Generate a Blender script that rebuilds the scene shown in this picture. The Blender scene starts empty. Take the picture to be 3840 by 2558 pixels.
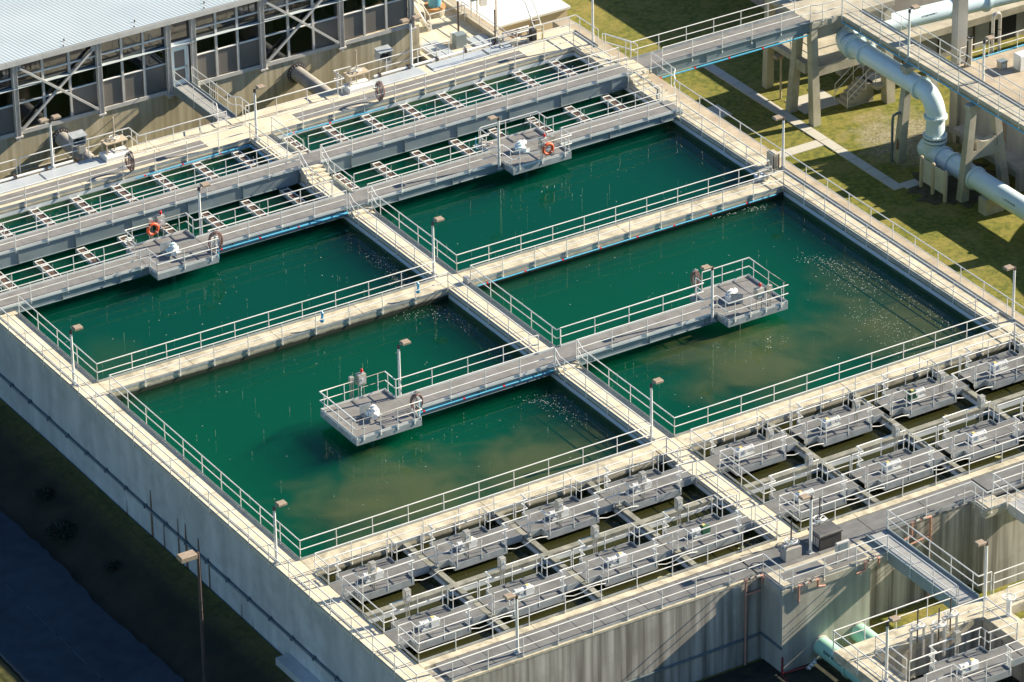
import bpy, math, random
from mathutils import Vector, Matrix
random.seed(11)
S = bpy.context.scene
COL = S.collection
PI = math.pi
ORG = {}

# ------------------------------------------------------------------ mesh collector
class MB:
    def __init__(s): s.v = []; s.f = []
    def add(s, vs, fs):
        b = len(s.v); s.v += [tuple(p) for p in vs]; s.f += [tuple(i + b for i in f) for f in fs]; return s
    def box(s, x0, x1, y0, y1, z0, z1):
        return s.add([(x0,y0,z0),(x1,y0,z0),(x1,y1,z0),(x0,y1,z0),(x0,y0,z1),(x1,y0,z1),(x1,y1,z1),(x0,y1,z1)],
                     [(0,3,2,1),(4,5,6,7),(0,1,5,4),(1,2,6,5),(2,3,7,6),(3,0,4,7)])
    def cbox(s, x0, x1, y0, y1, z0, z1, c=.02):
        """box with chamfered top edges"""
        lo = [(x0,y0,z0),(x1,y0,z0),(x1,y1,z0),(x0,y1,z0)]
        mi = [(x,y,z1-c) for x,y,_ in lo]
        up = [(x0+c,y0+c,z1),(x1-c,y0+c,z1),(x1-c,y1-c,z1),(x0+c,y1-c,z1)]
        fs = [(0,3,2,1),(8,9,10,11)]
        for k in range(4):
            n = (k+1) % 4
            fs += [(k,n,n+4,k+4),(k+4,n+4,n+8,k+8)]
        return s.add(lo+mi+up, fs)
    def beam(s, p, q, w, h, up=(0,0,1)):
        p, q = Vector(p), Vector(q); d = (q-p).normalized(); u = Vector(up)
        sd = d.cross(u)
        if sd.length < 1e-4: sd = d.cross(Vector((1,0,0)))
        sd.normalize(); u = sd.cross(d).normalized()
        vs = []
        for c in (p, q):
            for a, b in ((-1,-1),(1,-1),(1,1),(-1,1)): vs.append(c + sd*(a*w/2) + u*(b*h/2))
        return s.add(vs, [(0,1,2,3),(7,6,5,4),(0,4,5,1),(1,5,6,2),(2,6,7,3),(3,7,4,0)])
    def tube(s, pts, r, seg=8, closed=False, caps=True):
        pts = [Vector(p) for p in pts]; n = len(pts)
        rs = r if isinstance(r, (list, tuple)) else [r]*n
        base = len(s.v); prev = None
        for i, p in enumerate(pts):
            if closed: d = pts[(i+1) % n] - pts[i-1]
            elif i == 0: d = pts[1]-p
            elif i == n-1: d = p-pts[i-1]
            else: d = (pts[i+1]-p).normalized() + (p-pts[i-1]).normalized()
            d.normalize()
            if prev is None:
                a = Vector((0,0,1)) if abs(d.z) < .9 else Vector((1,0,0))
                u = d.cross(a).normalized()
            else:
                u = (prev - d*prev.dot(d)).normalized()
            prev = u; w = d.cross(u)
            k = 1.0
            if not closed and 0 < i < n-1:
                c = (pts[i+1]-p).normalized().dot((p-pts[i-1]).normalized()); k = 1/max(.6, math.sqrt(max(0,(1+c)/2)))
            for j in range(seg):
                a = 2*PI*j/seg
                s.v.append(tuple(p + (u*math.cos(a) + w*math.sin(a))*rs[i]*(k if seg<10 else 1)))
        for i in range(n if closed else n-1):
            for j in range(seg):
                a = base+i*seg; b = base+((i+1) % n)*seg; j2 = (j+1) % seg
                s.f.append((a+j, a+j2, b+j2, b+j))
        if caps and not closed:
            s.f.append(tuple(base+j for j in reversed(range(seg))))
            s.f.append(tuple(base+(n-1)*seg+j for j in range(seg)))
        return s
    def cyl(s, p, q, r, seg=16, r2=None): return s.tube([p, q], [r, r if r2 is None else r2], seg)
    def ring(s, c, axis, R, r, seg=28, k=8):
        a = Vector(axis).normalized(); u = a.orthogonal().normalized(); w = a.cross(u); c = Vector(c)
        return s.tube([c + (u*math.cos(2*PI*i/seg)+w*math.sin(2*PI*i/seg))*R for i in range(seg)], r, k, closed=True)
    def prism(s, poly, z0, z1):
        n = len(poly); vs = [(x,y,z0) for x,y in poly] + [(x,y,z1) for x,y in poly]
        return s.add(vs, [tuple(reversed(range(n))), tuple(range(n,2*n))] + [(i,(i+1)%n,n+(i+1)%n,n+i) for i in range(n)])
    def mesh(s, name, m, o=Vector((0,0,0)), smooth=False):
        me = bpy.data.meshes.new(name)
        me.from_pydata([(x-o[0],y-o[1],z-o[2]) for x,y,z in s.v], [], s.f)
        me.validate(); me.update()
        if m: me.materials.append(m)
        if smooth:
            me.polygons.foreach_set('use_smooth', [True]*len(me.polygons))
            try: me.set_sharp_from_angle(angle=math.radians(40))
            except Exception: pass
        return me
    def build(s, name, m, parent=None, smooth=False, label=None, origin=None):
        o3 = ORG[parent.name] if parent else Vector(origin or (0,0,0))
        ob = bpy.data.objects.new(name, s.mesh(name, m, o3, smooth)); COL.objects.link(ob)
        if parent: ob.parent = parent
        else: ob.location = o3
        ORG[ob.name] = Vector(o3)
        if label: ob['label'] = label
        return ob

def tag(o, label=None, cat=None, group=None, kind=None):
    if label: o['label'] = label
    if cat: o['category'] = cat
    if group: o['group'] = group
    if kind: o['kind'] = kind
    return o
def thing(name, label, cat, loc=(0,0,0), group=None):
    o = bpy.data.objects.new(name, None); o.empty_display_size = .2
    COL.objects.link(o); o.location = loc; ORG[o.name] = Vector(loc)
    return tag(o, label, cat, group)
def struct(mb, name, m, smooth=False, kind='structure'):
    o = mb.build(name, m, None, smooth); o['kind'] = kind; return o
def copy_tree(o, loc=None, label=None, parent=None):
    c = o.copy(); COL.objects.link(c); ORG[c.name] = Vector(loc) if loc is not None else ORG[o.name]
    if parent: c.parent = parent
    else:
        if loc is not None: c.location = loc
        if label: c['label'] = label
    for ch in list(o.children): copy_tree(ch, None, None, c)
    return c

# ------------------------------------------------------------------ materials
def hexlin(h):
    h = h.lstrip('#'); r = []
    for i in (0,2,4):
        c = int(h[i:i+2],16)/255; r.append(c/12.92 if c <= .04045 else ((c+.055)/1.055)**2.4)
    return tuple(r)
def mat(name, c1, c2=None, scale=1.0, stretch=(1,1,1), rough=.6, metal=0.0, c3=None, scale3=.25, amt3=.5, bump=0.0, bscale=20, detail=6, lo=.35, hi=.65, spec=.5):
    m = bpy.data.materials.new(name); m.use_nodes = True
    nt = m.node_tree; N = nt.nodes; L = nt.links
    b = N['Principled BSDF']; b.inputs['Roughness'].default_value = rough; b.inputs['Metallic'].default_value = metal
    b.inputs['Specular IOR Level'].default_value = spec
    b.inputs['Base Color'].default_value = (*c1, 1)
    if c2 is None and not bump: return m
    g = N.new('ShaderNodeNewGeometry'); mp = N.new('ShaderNodeMapping'); L.new(g.outputs['Position'], mp.inputs['Vector'])
    mp.inputs['Scale'].default_value = stretch
    col = None
    if c2 is not None:
        n = N.new('ShaderNodeTexNoise'); n.inputs['Scale'].default_value = scale; n.inputs['Detail'].default_value = detail
        L.new(mp.outputs[0], n.inputs['Vector'])
        r = N.new('ShaderNodeValToRGB'); r.color_ramp.elements[0].position = lo; r.color_ramp.elements[1].position = hi
        r.color_ramp.elements[0].color = (*c1,1); r.color_ramp.elements[1].color = (*c2,1)
        L.new(n.outputs['Fac'], r.inputs['Fac']); col = r.outputs['Color']
        if c3 is not None:
            n3 = N.new('ShaderNodeTexNoise'); n3.inputs['Scale'].default_value = scale3; n3.inputs['Detail'].default_value = 8
            n3.inputs['Roughness'].default_value = .65
            L.new(g.outputs['Position'], n3.inputs['Vector'])
            r3 = N.new('ShaderNodeMapRange'); r3.inputs['From Min'].default_value = .45; r3.inputs['From Max'].default_value = .7
            r3.inputs['To Max'].default_value = amt3; L.new(n3.outputs['Fac'], r3.inputs['Value'])
            mx = N.new('ShaderNodeMix'); mx.data_type = 'RGBA'; L.new(r3.outputs[0], mx.inputs['Factor'])
            L.new(col, mx.inputs['A']); mx.inputs['B'].default_value = (*c3,1); col = mx.outputs['Result']
        L.new(col, b.inputs['Base Color'])
    if bump:
        nb = N.new('ShaderNodeTexNoise'); nb.inputs['Scale'].default_value = bscale; nb.inputs['Detail'].default_value = 4
        L.new(mp.outputs[0], nb.inputs['Vector'])
        bp = N.new('ShaderNodeBump'); bp.inputs['Strength'].default_value = bump; bp.inputs['Distance'].default_value = .05
        L.new(nb.outputs['Fac'], bp.inputs['Height']); L.new(bp.outputs[0], b.inputs['Normal'])
    return m
def zband(m, z_edges, colours, wob=.05, nscale=3.0):
    """replace the colour below given heights: stains and bleached or algae bands that belong to the wall"""
    nt = m.node_tree; N = nt.nodes; L = nt.links; b = N['Principled BSDF']
    src = b.inputs['Base Color'].links[0].from_socket
    g = N.new('ShaderNodeNewGeometry'); sp = N.new('ShaderNodeSeparateXYZ'); L.new(g.outputs['Position'], sp.inputs[0])
    n = N.new('ShaderNodeTexNoise'); n.inputs['Scale'].default_value = nscale; n.inputs['Detail'].default_value = 5
    L.new(g.outputs['Position'], n.inputs['Vector'])
    ad = N.new('ShaderNodeMath'); ad.operation = 'MULTIPLY_ADD'; L.new(n.outputs['Fac'], ad.inputs[0]); ad.inputs[1].default_value = wob*2
    L.new(sp.outputs['Z'], ad.inputs[2])
    for z, c, soft in [(a, c, s) for a, (c, s) in zip(z_edges, colours)]:
        mr = N.new('ShaderNodeMapRange'); mr.inputs['From Min'].default_value = z+wob+soft; mr.inputs['From Max'].default_value = z+wob-soft
        L.new(ad.outputs[0], mr.inputs['Value'])
        mx = N.new('ShaderNodeMix'); mx.data_type = 'RGBA'; L.new(mr.outputs[0], mx.inputs['Factor']); L.new(src, mx.inputs['A'])
        mx.inputs['B'].default_value = (*c,1); src = mx.outputs['Result']
    L.new(src, b.inputs['Base Color'])
    return m

M = {}
M['deck'] = mat('cream_concrete', (.66,.58,.43), (.74,.66,.51), .8, rough=.85, c3=(.42,.37,.27), scale3=.9, amt3=.55, bump=.15, bscale=30)
M['deck_old'] = mat('weathered_concrete', (.54,.48,.36), (.68,.61,.46), 1.2, rough=.88, c3=(.24,.21,.15), scale3=1.3, amt3=.85, bump=.2, bscale=30)
M['wall_left'] = mat('pale_streaked_concrete', (.47,.475,.45), (.62,.62,.59), 1.1, stretch=(.8,.8,.10), rough=.85, c3=(.36,.36,.34), scale3=.7, amt3=.7)
M['wall_near'] = mat('dark_streaked_concrete', (.18,.165,.14), (.54,.51,.45), 1.5, stretch=(2.0,2.0,.07), rough=.88, c3=(.22,.205,.175), scale3=.45, amt3=.6, lo=.34, hi=.62)
M['wall_block'] = mat('paler_block_concrete', (.34,.325,.28), (.55,.53,.46), 1.2, stretch=(1.8,1.8,.09), rough=.88, c3=(.30,.29,.25), scale3=.4, amt3=.5)
M['wall_tan'] = mat('tan_streaked_concrete', (.40,.34,.22), (.66,.58,.42), 1.3, stretch=(2.2,2.2,.08), rough=.88, c3=(.38,.33,.23), scale3=.35, amt3=.6)
M['wall_grey'] = mat('grey_concrete', (.34,.32,.29), (.44,.42,.38), .9, stretch=(1.4,1.4,.15), rough=.88, c3=(.22,.20,.18), scale3=.4, amt3=.5)
M['tower'] = mat('beige_concrete', (.42,.38,.30), (.54,.50,.40), 1.1, stretch=(1,1,.3), rough=.88, c3=(.26,.23,.18), scale3=.9, amt3=.6)
M['basin'] = zband(mat('basin_concrete', (.40,.37,.29), (.52,.48,.38), 1.6, stretch=(1,1,.4), rough=.85, c3=(.16,.15,.11), scale3=1.6, amt3=.85),
                   (-.24, -.42), (((.03,.035,.022), .04), ((.012,.03,.012), .05)), wob=.05, nscale=2.5)
M['bleached'] = zband(mat('bleached_basin_concrete', (.22,.22,.185), (.34,.33,.27), 1.6, stretch=(1,1,.3), rough=.85, c3=(.15,.14,.10), scale3=2.2, amt3=.8),
                   (-.22, -.46), (((.72,.76,.78), .02), ((.08,.15,.03), .03)), wob=.015, nscale=1.2)
M['grating'] = mat('grey_grating', (.190,.183,.177), (.24,.232,.225), 2.0, rough=.75, c3=(.15,.142,.13), scale3=.8, amt3=.5)
M['grating_cool'] = mat('cool_grey_grating', (.145,.145,.145), (.20,.20,.20), 1.5, rough=.75, c3=(.12,.115,.105), scale3=.7, amt3=.6)
M['steel'] = mat('galvanised_steel', (.36,.39,.40), (.48,.50,.50), 2.0, rough=.5, metal=.1, c3=(.28,.28,.26), scale3=1.2, amt3=.5)
M['rail'] = mat('pale_aluminium', (.78,.77,.73), (.86,.84,.79), 1.3, rough=.45, metal=.0, c3=(.60,.58,.53), scale3=.8, amt3=.5)
M['beamsteel'] = mat('grey_painted_steel', (.20,.26,.29), (.29,.34,.36), 1.2, rough=.5, metal=.1, c3=(.15,.18,.18), scale3=.6, amt3=.5)
M['stainless'] = mat('stainless_steel', (.42,.40,.34), (.54,.51,.45), 3.0, rough=.35, metal=.35)
M['white'] = mat('white_paint', (.80,.80,.77), (.86,.86,.84), 4.0, rough=.4, c3=(.55,.54,.5), scale3=4, amt3=.35)
M['yellow'] = mat('faded_yellow_paint', (.66,.52,.16), (.74,.62,.28), 5.0, rough=.5)
M['greenp'] = mat('dark_green_paint', (.03,.12,.06), (.05,.16,.08), 5.0, rough=.45)
M['red'] = mat('red_plastic', (.62,.02,.02), (.7,.04,.03), 3.0, rough=.3)
M['orange'] = mat('orange_lifebuoy', (.80,.11,.03), (.85,.16,.05), 5.0, rough=.5)
M['blue'] = mat('blue_plastic_pipe', (.08,.40,.62), (.11,.46,.68), 5.0, rough=.4)
M['hose'] = mat('brown_rubber_hose', (.22,.11,.10), (.34,.20,.17), 6.0, rough=.6)
M['palehose'] = mat('pale_coiled_hose', (.50,.42,.38), (.62,.54,.48), 6.0, rough=.6)
M['bluepipe'] = mat('pale_blue_painted_pipe', (.68,.81,.84), (.74,.86,.88), .8, rough=.35, c3=(.56,.68,.68), scale3=.7, amt3=.5)
M['mint'] = mat('mint_green_painted_pipe', (.42,.74,.58), (.47,.78,.62), .8, rough=.35, c3=(.34,.6,.46), scale3=.8, amt3=.4)
M['dark'] = mat('dark_opening', (.015,.016,.018), rough=.8)
M['black'] = mat('black_plastic', (.03,.03,.032), (.045,.045,.047), 6, rough=.5)
M['lamp'] = mat('bronze_lamp_head', (.36,.27,.19), (.42,.33,.24), 5.0, rough=.5)
M['bronze'] = mat('dark_bronze_pole', (.075,.055,.05), (.10,.075,.07), 3.0, rough=.5)
M['copper'] = mat('salmon_pipe', (.50,.25,.18), (.58,.32,.24), 3.0, rough=.6)
M['conduit'] = mat('dark_conduit', (.10,.14,.16), (.15,.19,.20), 3.0, rough=.5)
M['cover'] = mat('pale_plastic_cover', (.44,.48,.52), (.52,.56,.59), .8, rough=.25)
M['gold'] = mat('yellow_cable', (.55,.33,.05), (.6,.4,.08), 5, rough=.6)
M['roof'] = mat('pale_ribbed_roofing', (.50,.56,.575), (.57,.63,.645), .25, rough=.45, c3=(.54,.61,.66), scale3=.15, amt3=.6)
M['frame'] = mat('grey_painted_frame', (.54,.52,.49), (.62,.60,.56), 2.0, rough=.5, metal=.0)
M['cream'] = mat('cream_wall_paint', (.62,.50,.33), (.66,.54,.37), 1.0, rough=.8)
M['whiteroof'] = mat('bright_white_roof', (.84,.83,.80), (.88,.87,.85), .5, rough=.6)
M['wood'] = mat('pale_timber_post', (.46,.37,.26), (.55,.46,.33), 3.0, stretch=(1,1,.3), rough=.8)
M['board'] = mat('pale_grey_board', (.52,.50,.47), (.58,.56,.53), 2.0, rough=.6)
M['brown'] = mat('brown_door', (.20,.09,.04), (.25,.12,.06), 3.0, rough=.6)
M['rust'] = mat('rusty_steel', (.45,.20,.07), (.6,.35,.15), 4.0, rough=.8)
M['bluedrum'] = mat('blue_tank_paint', (.10,.35,.50), (.14,.42,.56), 2.0, rough=.35)
M['foam'] = mat('floating_foam', (.46,.52,.46), (.62,.66,.60), 9.0, rough=.8)
M['scum'] = mat('olive_scum', (.30,.29,.12), (.42,.40,.20), 9.0, rough=.9, bump=.5, bscale=25)
M['streak'] = mat('pale_bubble_streak', (.50,.62,.42), (.62,.70,.5), 9.0, rough=.8)
M['path'] = mat('pale_path_concrete', (.50,.48,.42), (.60,.57,.50), 1.2, rough=.9, c3=(.34,.32,.27), scale3=1.2, amt3=.6)
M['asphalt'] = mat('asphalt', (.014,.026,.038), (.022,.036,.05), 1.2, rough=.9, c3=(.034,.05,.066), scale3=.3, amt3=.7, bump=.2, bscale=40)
M['tanstrip'] = mat('tan_ledge_concrete', (.40,.33,.24), (.50,.42,.31), 1.2, rough=.9, c3=(.28,.22,.16), scale3=.8, amt3=.6)
M['shrub'] = mat('dark_shrub_leaf', (.006,.014,.006), (.014,.028,.010), 5, rough=.8)
# ------------------------------------------------------------------ special materials
def grass_mat():
    m = mat('mown_grass', (.095,.115,.010), (.23,.215,.028), 3.2, rough=.95, c3=(.34,.26,.07), scale3=.45, amt3=.75, bump=.6, bscale=22, detail=10)
    nt = m.node_tree; N = nt.nodes; L = nt.links; b = N['Principled BSDF']
    src = b.inputs['Base Color'].links[0].from_socket
    g = N.new('ShaderNodeNewGeometry'); n = N.new('ShaderNodeTexNoise'); n.inputs['Scale'].default_value = 14; n.inputs['Detail'].default_value = 6
    L.new(g.outputs['Position'], n.inputs['Vector'])
    mr = N.new('ShaderNodeMapRange'); mr.inputs['From Min'].default_value = .35; mr.inputs['From Max'].default_value = .7
    mr.inputs['To Min'].default_value = .7; mr.inputs['To Max'].default_value = 1.3; L.new(n.outputs['Fac'], mr.inputs['Value'])
    h = N.new('ShaderNodeVectorMath'); h.operation = 'SCALE'; L.new(src, h.inputs[0]); L.new(mr.outputs[0], h.inputs['Scale'])
    # worn stony patch by the pipe, brown west verge with the tank's shade put into its colour
    sp = N.new('ShaderNodeSeparateXYZ'); L.new(g.outputs['Position'], sp.inputs[0])
    d = N.new('ShaderNodeVectorMath'); d.operation = 'DISTANCE'; L.new(g.outputs['Position'], d.inputs[0]); d.inputs[1].default_value = (58.2,31.0,-6.5)
    n2 = N.new('ShaderNodeTexNoise'); n2.inputs['Scale'].default_value = .9; n2.inputs['Detail'].default_value = 8; L.new(g.outputs['Position'], n2.inputs['Vector'])
    a = N.new('ShaderNodeMath'); a.operation = 'MULTIPLY_ADD'; L.new(n2.outputs['Fac'], a.inputs[0]); a.inputs[1].default_value = -5; L.new(d.outputs['Value'], a.inputs[2])
    m2 = N.new('ShaderNodeMapRange'); m2.inputs['From Min'].default_value = 1.6; m2.inputs['From Max'].default_value = -.8; m2.inputs['To Max'].default_value = .8; L.new(a.outputs[0], m2.inputs['Value'])
    vo = N.new('ShaderNodeTexVoronoi'); vo.inputs['Scale'].default_value = 9; L.new(g.outputs['Position'], vo.inputs['Vector'])
    rp = N.new('ShaderNodeValToRGB'); rp.color_ramp.elements[0].color = (.12,.10,.05,1); rp.color_ramp.elements[1].color = (.42,.38,.28,1); L.new(vo.outputs['Color'], rp.inputs['Fac'])
    x = N.new('ShaderNodeMix'); x.data_type = 'RGBA'; L.new(m2.outputs[0], x.inputs['Factor']); L.new(h.outputs[0], x.inputs['A']); L.new(rp.outputs[0], x.inputs['B'])
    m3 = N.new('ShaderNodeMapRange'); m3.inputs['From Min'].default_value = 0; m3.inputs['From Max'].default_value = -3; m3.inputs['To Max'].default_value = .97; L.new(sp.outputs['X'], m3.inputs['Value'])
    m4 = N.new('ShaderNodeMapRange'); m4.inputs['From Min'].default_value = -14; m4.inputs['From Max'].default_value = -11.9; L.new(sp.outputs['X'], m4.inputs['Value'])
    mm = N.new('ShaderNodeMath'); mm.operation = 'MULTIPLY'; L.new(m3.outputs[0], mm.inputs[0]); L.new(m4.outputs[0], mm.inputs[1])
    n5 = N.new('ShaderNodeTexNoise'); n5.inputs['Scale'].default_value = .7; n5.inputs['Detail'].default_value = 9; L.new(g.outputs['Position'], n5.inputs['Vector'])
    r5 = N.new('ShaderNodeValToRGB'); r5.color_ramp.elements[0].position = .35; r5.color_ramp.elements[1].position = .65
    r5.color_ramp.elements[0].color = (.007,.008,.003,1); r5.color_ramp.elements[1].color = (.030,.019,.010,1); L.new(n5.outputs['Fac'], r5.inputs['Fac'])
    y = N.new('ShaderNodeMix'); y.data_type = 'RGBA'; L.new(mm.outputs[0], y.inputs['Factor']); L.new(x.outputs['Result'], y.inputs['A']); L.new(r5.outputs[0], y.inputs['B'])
    L.new(y.outputs['Result'], b.inputs['Base Color']); return m
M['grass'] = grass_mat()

def water_mat(name, albedo, dens, plumes=(), haze=(.13,.135,.06), rough=.045, haze_all=0.0):
    """clear rippled skin over a body of water that scatters light in its depth; stirred-up sediment lies near the skin"""
    m = bpy.data.materials.new(name); m.use_nodes = True
    nt = m.node_tree; N = nt.nodes; L = nt.links; N.remove(N['Principled BSDF']); out = N['Material Output']
    g = N.new('ShaderNodeNewGeometry')
    nz = N.new('ShaderNodeTexNoise'); nz.inputs['Scale'].default_value = 3.0; nz.inputs['Detail'].default_value = 3; L.new(g.outputs['Position'], nz.inputs['Vector'])
    bp = N.new('ShaderNodeBump'); bp.inputs['Strength'].default_value = .12; bp.inputs['Distance'].default_value = .03; L.new(nz.outputs['Fac'], bp.inputs['Height'])
    fr = N.new('ShaderNodeFresnel'); ior = N.new('ShaderNodeMath'); ior.operation = 'MULTIPLY_ADD'; L.new(g.outputs['Backfacing'], ior.inputs[0]); ior.inputs[1].default_value = 1/1.33-1.33; ior.inputs[2].default_value = 1.33; L.new(ior.outputs[0], fr.inputs['IOR']); L.new(bp.outputs[0], fr.inputs['Normal'])
    tr = N.new('ShaderNodeBsdfTransparent'); gl = N.new('ShaderNodeBsdfGlossy'); gl.inputs['Roughness'].default_value = rough; gl.inputs['Color'].default_value = (.55,.62,.66,1); L.new(bp.outputs[0], gl.inputs['Normal'])
    base = tr.outputs[0]
    if plumes or haze_all:
        tot = None
        for (cx, cy, rx, ry, amt) in plumes:
            mp = N.new('ShaderNodeMapping'); mp.vector_type = 'POINT'
            mp.inputs['Scale'].default_value = (1/rx,1/ry,0); mp.inputs['Location'].default_value = (-cx/rx,-cy/ry,0); L.new(g.outputs['Position'], mp.inputs['Vector'])
            ln = N.new('ShaderNodeVectorMath'); ln.operation = 'LENGTH'; L.new(mp.outputs[0], ln.inputs[0])
            nn = N.new('ShaderNodeTexNoise'); nn.inputs['Scale'].default_value = .42; nn.inputs['Detail'].default_value = 5; nn.inputs['Roughness'].default_value = .5; nn.inputs['Distortion'].default_value = .6
            L.new(g.outputs['Position'], nn.inputs['Vector'])
            ad = N.new('ShaderNodeMath'); ad.operation = 'MULTIPLY_ADD'; L.new(nn.outputs['Fac'], ad.inputs[0]); ad.inputs[1].default_value = -1.5; L.new(ln.outputs['Value'], ad.inputs[2])
            mr = N.new('ShaderNodeMapRange'); mr.interpolation_type = 'SMOOTHSTEP'
            mr.inputs['From Min'].default_value = .45; mr.inputs['From Max'].default_value = -.75; mr.inputs['To Max'].default_value = amt; L.new(ad.outputs[0], mr.inputs['Value'])
            if tot is None: tot = mr.outputs[0]
            else:
                mx = N.new('ShaderNodeMath'); mx.operation = 'MAXIMUM'; L.new(tot, mx.inputs[0]); L.new(mr.outputs[0], mx.inputs[1]); tot = mx.outputs[0]
        if haze_all:
            mx = N.new('ShaderNodeMath'); mx.operation = 'MAXIMUM'; mx.inputs[1].default_value = haze_all
            if tot is not None: L.new(tot, mx.inputs[0])
            else: mx.inputs[0].default_value = 0
            tot = mx.outputs[0]
        df = N.new('ShaderNodeBsdfDiffuse'); df.inputs['Color'].default_value = (*haze,1)
        ms = N.new('ShaderNodeMixShader'); L.new(tot, ms.inputs['Fac']); L.new(tr.outputs[0], ms.inputs[1]); L.new(df.outputs[0], ms.inputs[2]); base = ms.outputs[0]
    mix = N.new('ShaderNodeMixShader'); L.new(fr.outputs[0], mix.inputs['Fac']); L.new(base, mix.inputs[1]); L.new(gl.outputs[0], mix.inputs[2])
    L.new(mix.outputs[0], out.inputs['Surface'])
    pv = N.new('ShaderNodeVolumePrincipled'); pv.inputs['Color'].default_value = (*albedo,1); pv.inputs['Density'].default_value = dens
    pv.inputs['Anisotropy'].default_value = 0.0; pv.inputs['Absorption Color'].default_value = (0,0,0,1)
    L.new(pv.outputs[0], out.inputs['Volume'])
    return m

def glass_mat(name, tint, rough=.06, clear=.0):
    m = mat(name, tint, tuple(c*1.5 for c in tint), .6, rough=rough, spec=.6)
    return m
M['glass'] = glass_mat('dark_window_glass', (.018,.026,.034), .05)
M['sheet'] = mat('smoky_plastic_sheet', (.17,.155,.14), (.22,.20,.18), .35, rough=.3)

# ------------------------------------------------------------------ camera, sun, sky
q = [-31.36916707, 61.24542116, -1.05949508]
C = Vector((-95.20627026, -175.80529058, 121.2156879))
Rm = Matrix.Rotation(math.radians(q[0]),3,'Z') @ Matrix.Rotation(math.radians(q[1]),3,'X') @ Matrix.Rotation(math.radians(q[2]),3,'Z')
cam = bpy.data.objects.new('camera', bpy.data.cameras.new('camera')); COL.objects.link(cam); S.camera = cam
cam.matrix_world = Matrix.Translation(C) @ Rm.to_4x4()
cam.data.sensor_fit = 'HORIZONTAL'; cam.data.sensor_width = 36; cam.data.lens = 36*18462.17/3840
cam.data.clip_start = 1; cam.data.clip_end = 5000

LIGHT = Vector((-1,.15,-.535)).normalized()
sun = bpy.data.objects.new('sun', bpy.data.lights.new('sun','SUN')); COL.objects.link(sun)
sun.data.energy = 5.0; sun.data.angle = math.radians(.5); sun.data.color = (1,.89,.69)
sun.rotation_euler = LIGHT.to_track_quat('-Z','Y').to_euler(); sun.location = (60,-10,60)
w = bpy.data.worlds.new('World'); S.world = w; w.use_nodes = True
sk = w.node_tree.nodes.new('ShaderNodeTexSky'); sk.sky_type = 'NISHITA'; sk.sun_disc = False
sk.sun_elevation = math.radians(28); sk.sun_rotation = math.radians(98.5); sk.ozone_density = 4.0; sk.dust_density = .3
tint = w.node_tree.nodes.new('ShaderNodeVectorMath'); tint.operation = 'MULTIPLY'; tint.inputs[1].default_value = (.84,1.0,1.08); w.node_tree.links.new(sk.outputs[0], tint.inputs[0]); w.node_tree.links.new(tint.outputs[0], w.node_tree.nodes['Background'].inputs[0]); w.node_tree.nodes['Background'].inputs[1].default_value = .062
S.view_settings.view_transform = 'Standard'; S.view_settings.look = 'None'; S.view_settings.exposure = 1.08; S.view_settings.gamma = 1
S.render.engine = 'CYCLES'
cy = S.cycles; cy.max_bounces = 6; cy.diffuse_bounces = 3; cy.glossy_bounces = 3; cy.transparent_max_bounces = 12; cy.volume_bounces = 2
cy.use_denoising = True; cy.caustics_reflective = False; cy.caustics_refractive = False; cy.sample_clamp_indirect = 6

# ------------------------------------------------------------------ ground, paths, road
def ground_z(x, y):
    def st(a, b, t): return min(1, max(0, (t-a)/(b-a)))
    z = -4.65 - 1.15*st(-2.2, -5.4, x)
    z = z - (1.85*st(34, 43, x) if x > 20 else 0)
    if -1.2 < x < 42.3 and -12.9 < y < 42.3: z = -8.0
    return z
xs = [-900,-300,-120,-60,-40,-25,-18,-14] + [-12.5+.5*i for i in range(22)] + [-1.4,-1.1,0,10,20,24,28,32,34,36,38,40,42.0,42.4,43,44,46,48,50,52,54,56,58,60,65,70,80,100,160,400,1000]
ys = [-800,-300,-100,-60,-40,-30,-26,-22,-20,-18,-16,-14.5,-13.0,-12.7,-8,0,5,10,15,20,25,30,35,40,42.0,42.4,45,50,55,60,70,90,140,300,1200]
gm = MB(); idx = {}
for j, y in enumerate(ys):
    for i, x in enumerate(xs):
        n = .05*math.sin(x*1.7+y*.9)+.04*math.sin(y*1.3-x*.6) if abs(x) < 80 and abs(y) < 80 and x < 40 else 0
        gm.v.append((x, y, ground_z(x,y)+n*.5))
W_ = len(xs)
for j in range(len(ys)-1):
    for i in range(W_-1): gm.f.append((j*W_+i, j*W_+i+1, (j+1)*W_+i+1, (j+1)*W_+i))
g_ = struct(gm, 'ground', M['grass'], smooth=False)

def wavy_strip(x0, x1, ys_, z, amp):
    m = MB(); rr = random.Random(3)
    for y in ys_: m.v += [(x0+rr.uniform(-amp,amp), y, z), (x1+rr.uniform(-amp,amp), y, z)]
    for i in range(len(ys_)-1): m.f.append((2*i+1, 2*i, 2*i+2, 2*i+3))
    return m
rd = MB(); rr = random.Random(3); yy = [-60+.5*i for i in range(240)]
for y in yy: rd.v += [(-5.75+rr.uniform(-.09,.09)+.12*math.sin(y*.5), y, -5.69), (-12.0+rr.uniform(-.07,.07), y, -5.69)]
for i in range(len(yy)-1): rd.f.append((2*i, 2*i+2, 2*i+3, 2*i+1))
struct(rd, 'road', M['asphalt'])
ln = MB()
for k in range(70):
    y = -20+k*.8+random.uniform(-.2,.2)
    if random.random() < .75: ln.add([(-8.86,y,-5.684),(-8.82,y,-5.684),(-8.82,y+.8,-5.684),(-8.86,y+.8,-5.684)],[(0,1,2,3)])
struct(ln, 'road_marking', mat('worn_line_paint', (.04,.055,.07), (.07,.085,.10), 3, rough=.8))
def slab_path(name, poly, z=-6.5, jo=1.5):
    return struct(MB().prism(poly, z-.1, z+.05), name, M['path'])
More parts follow.
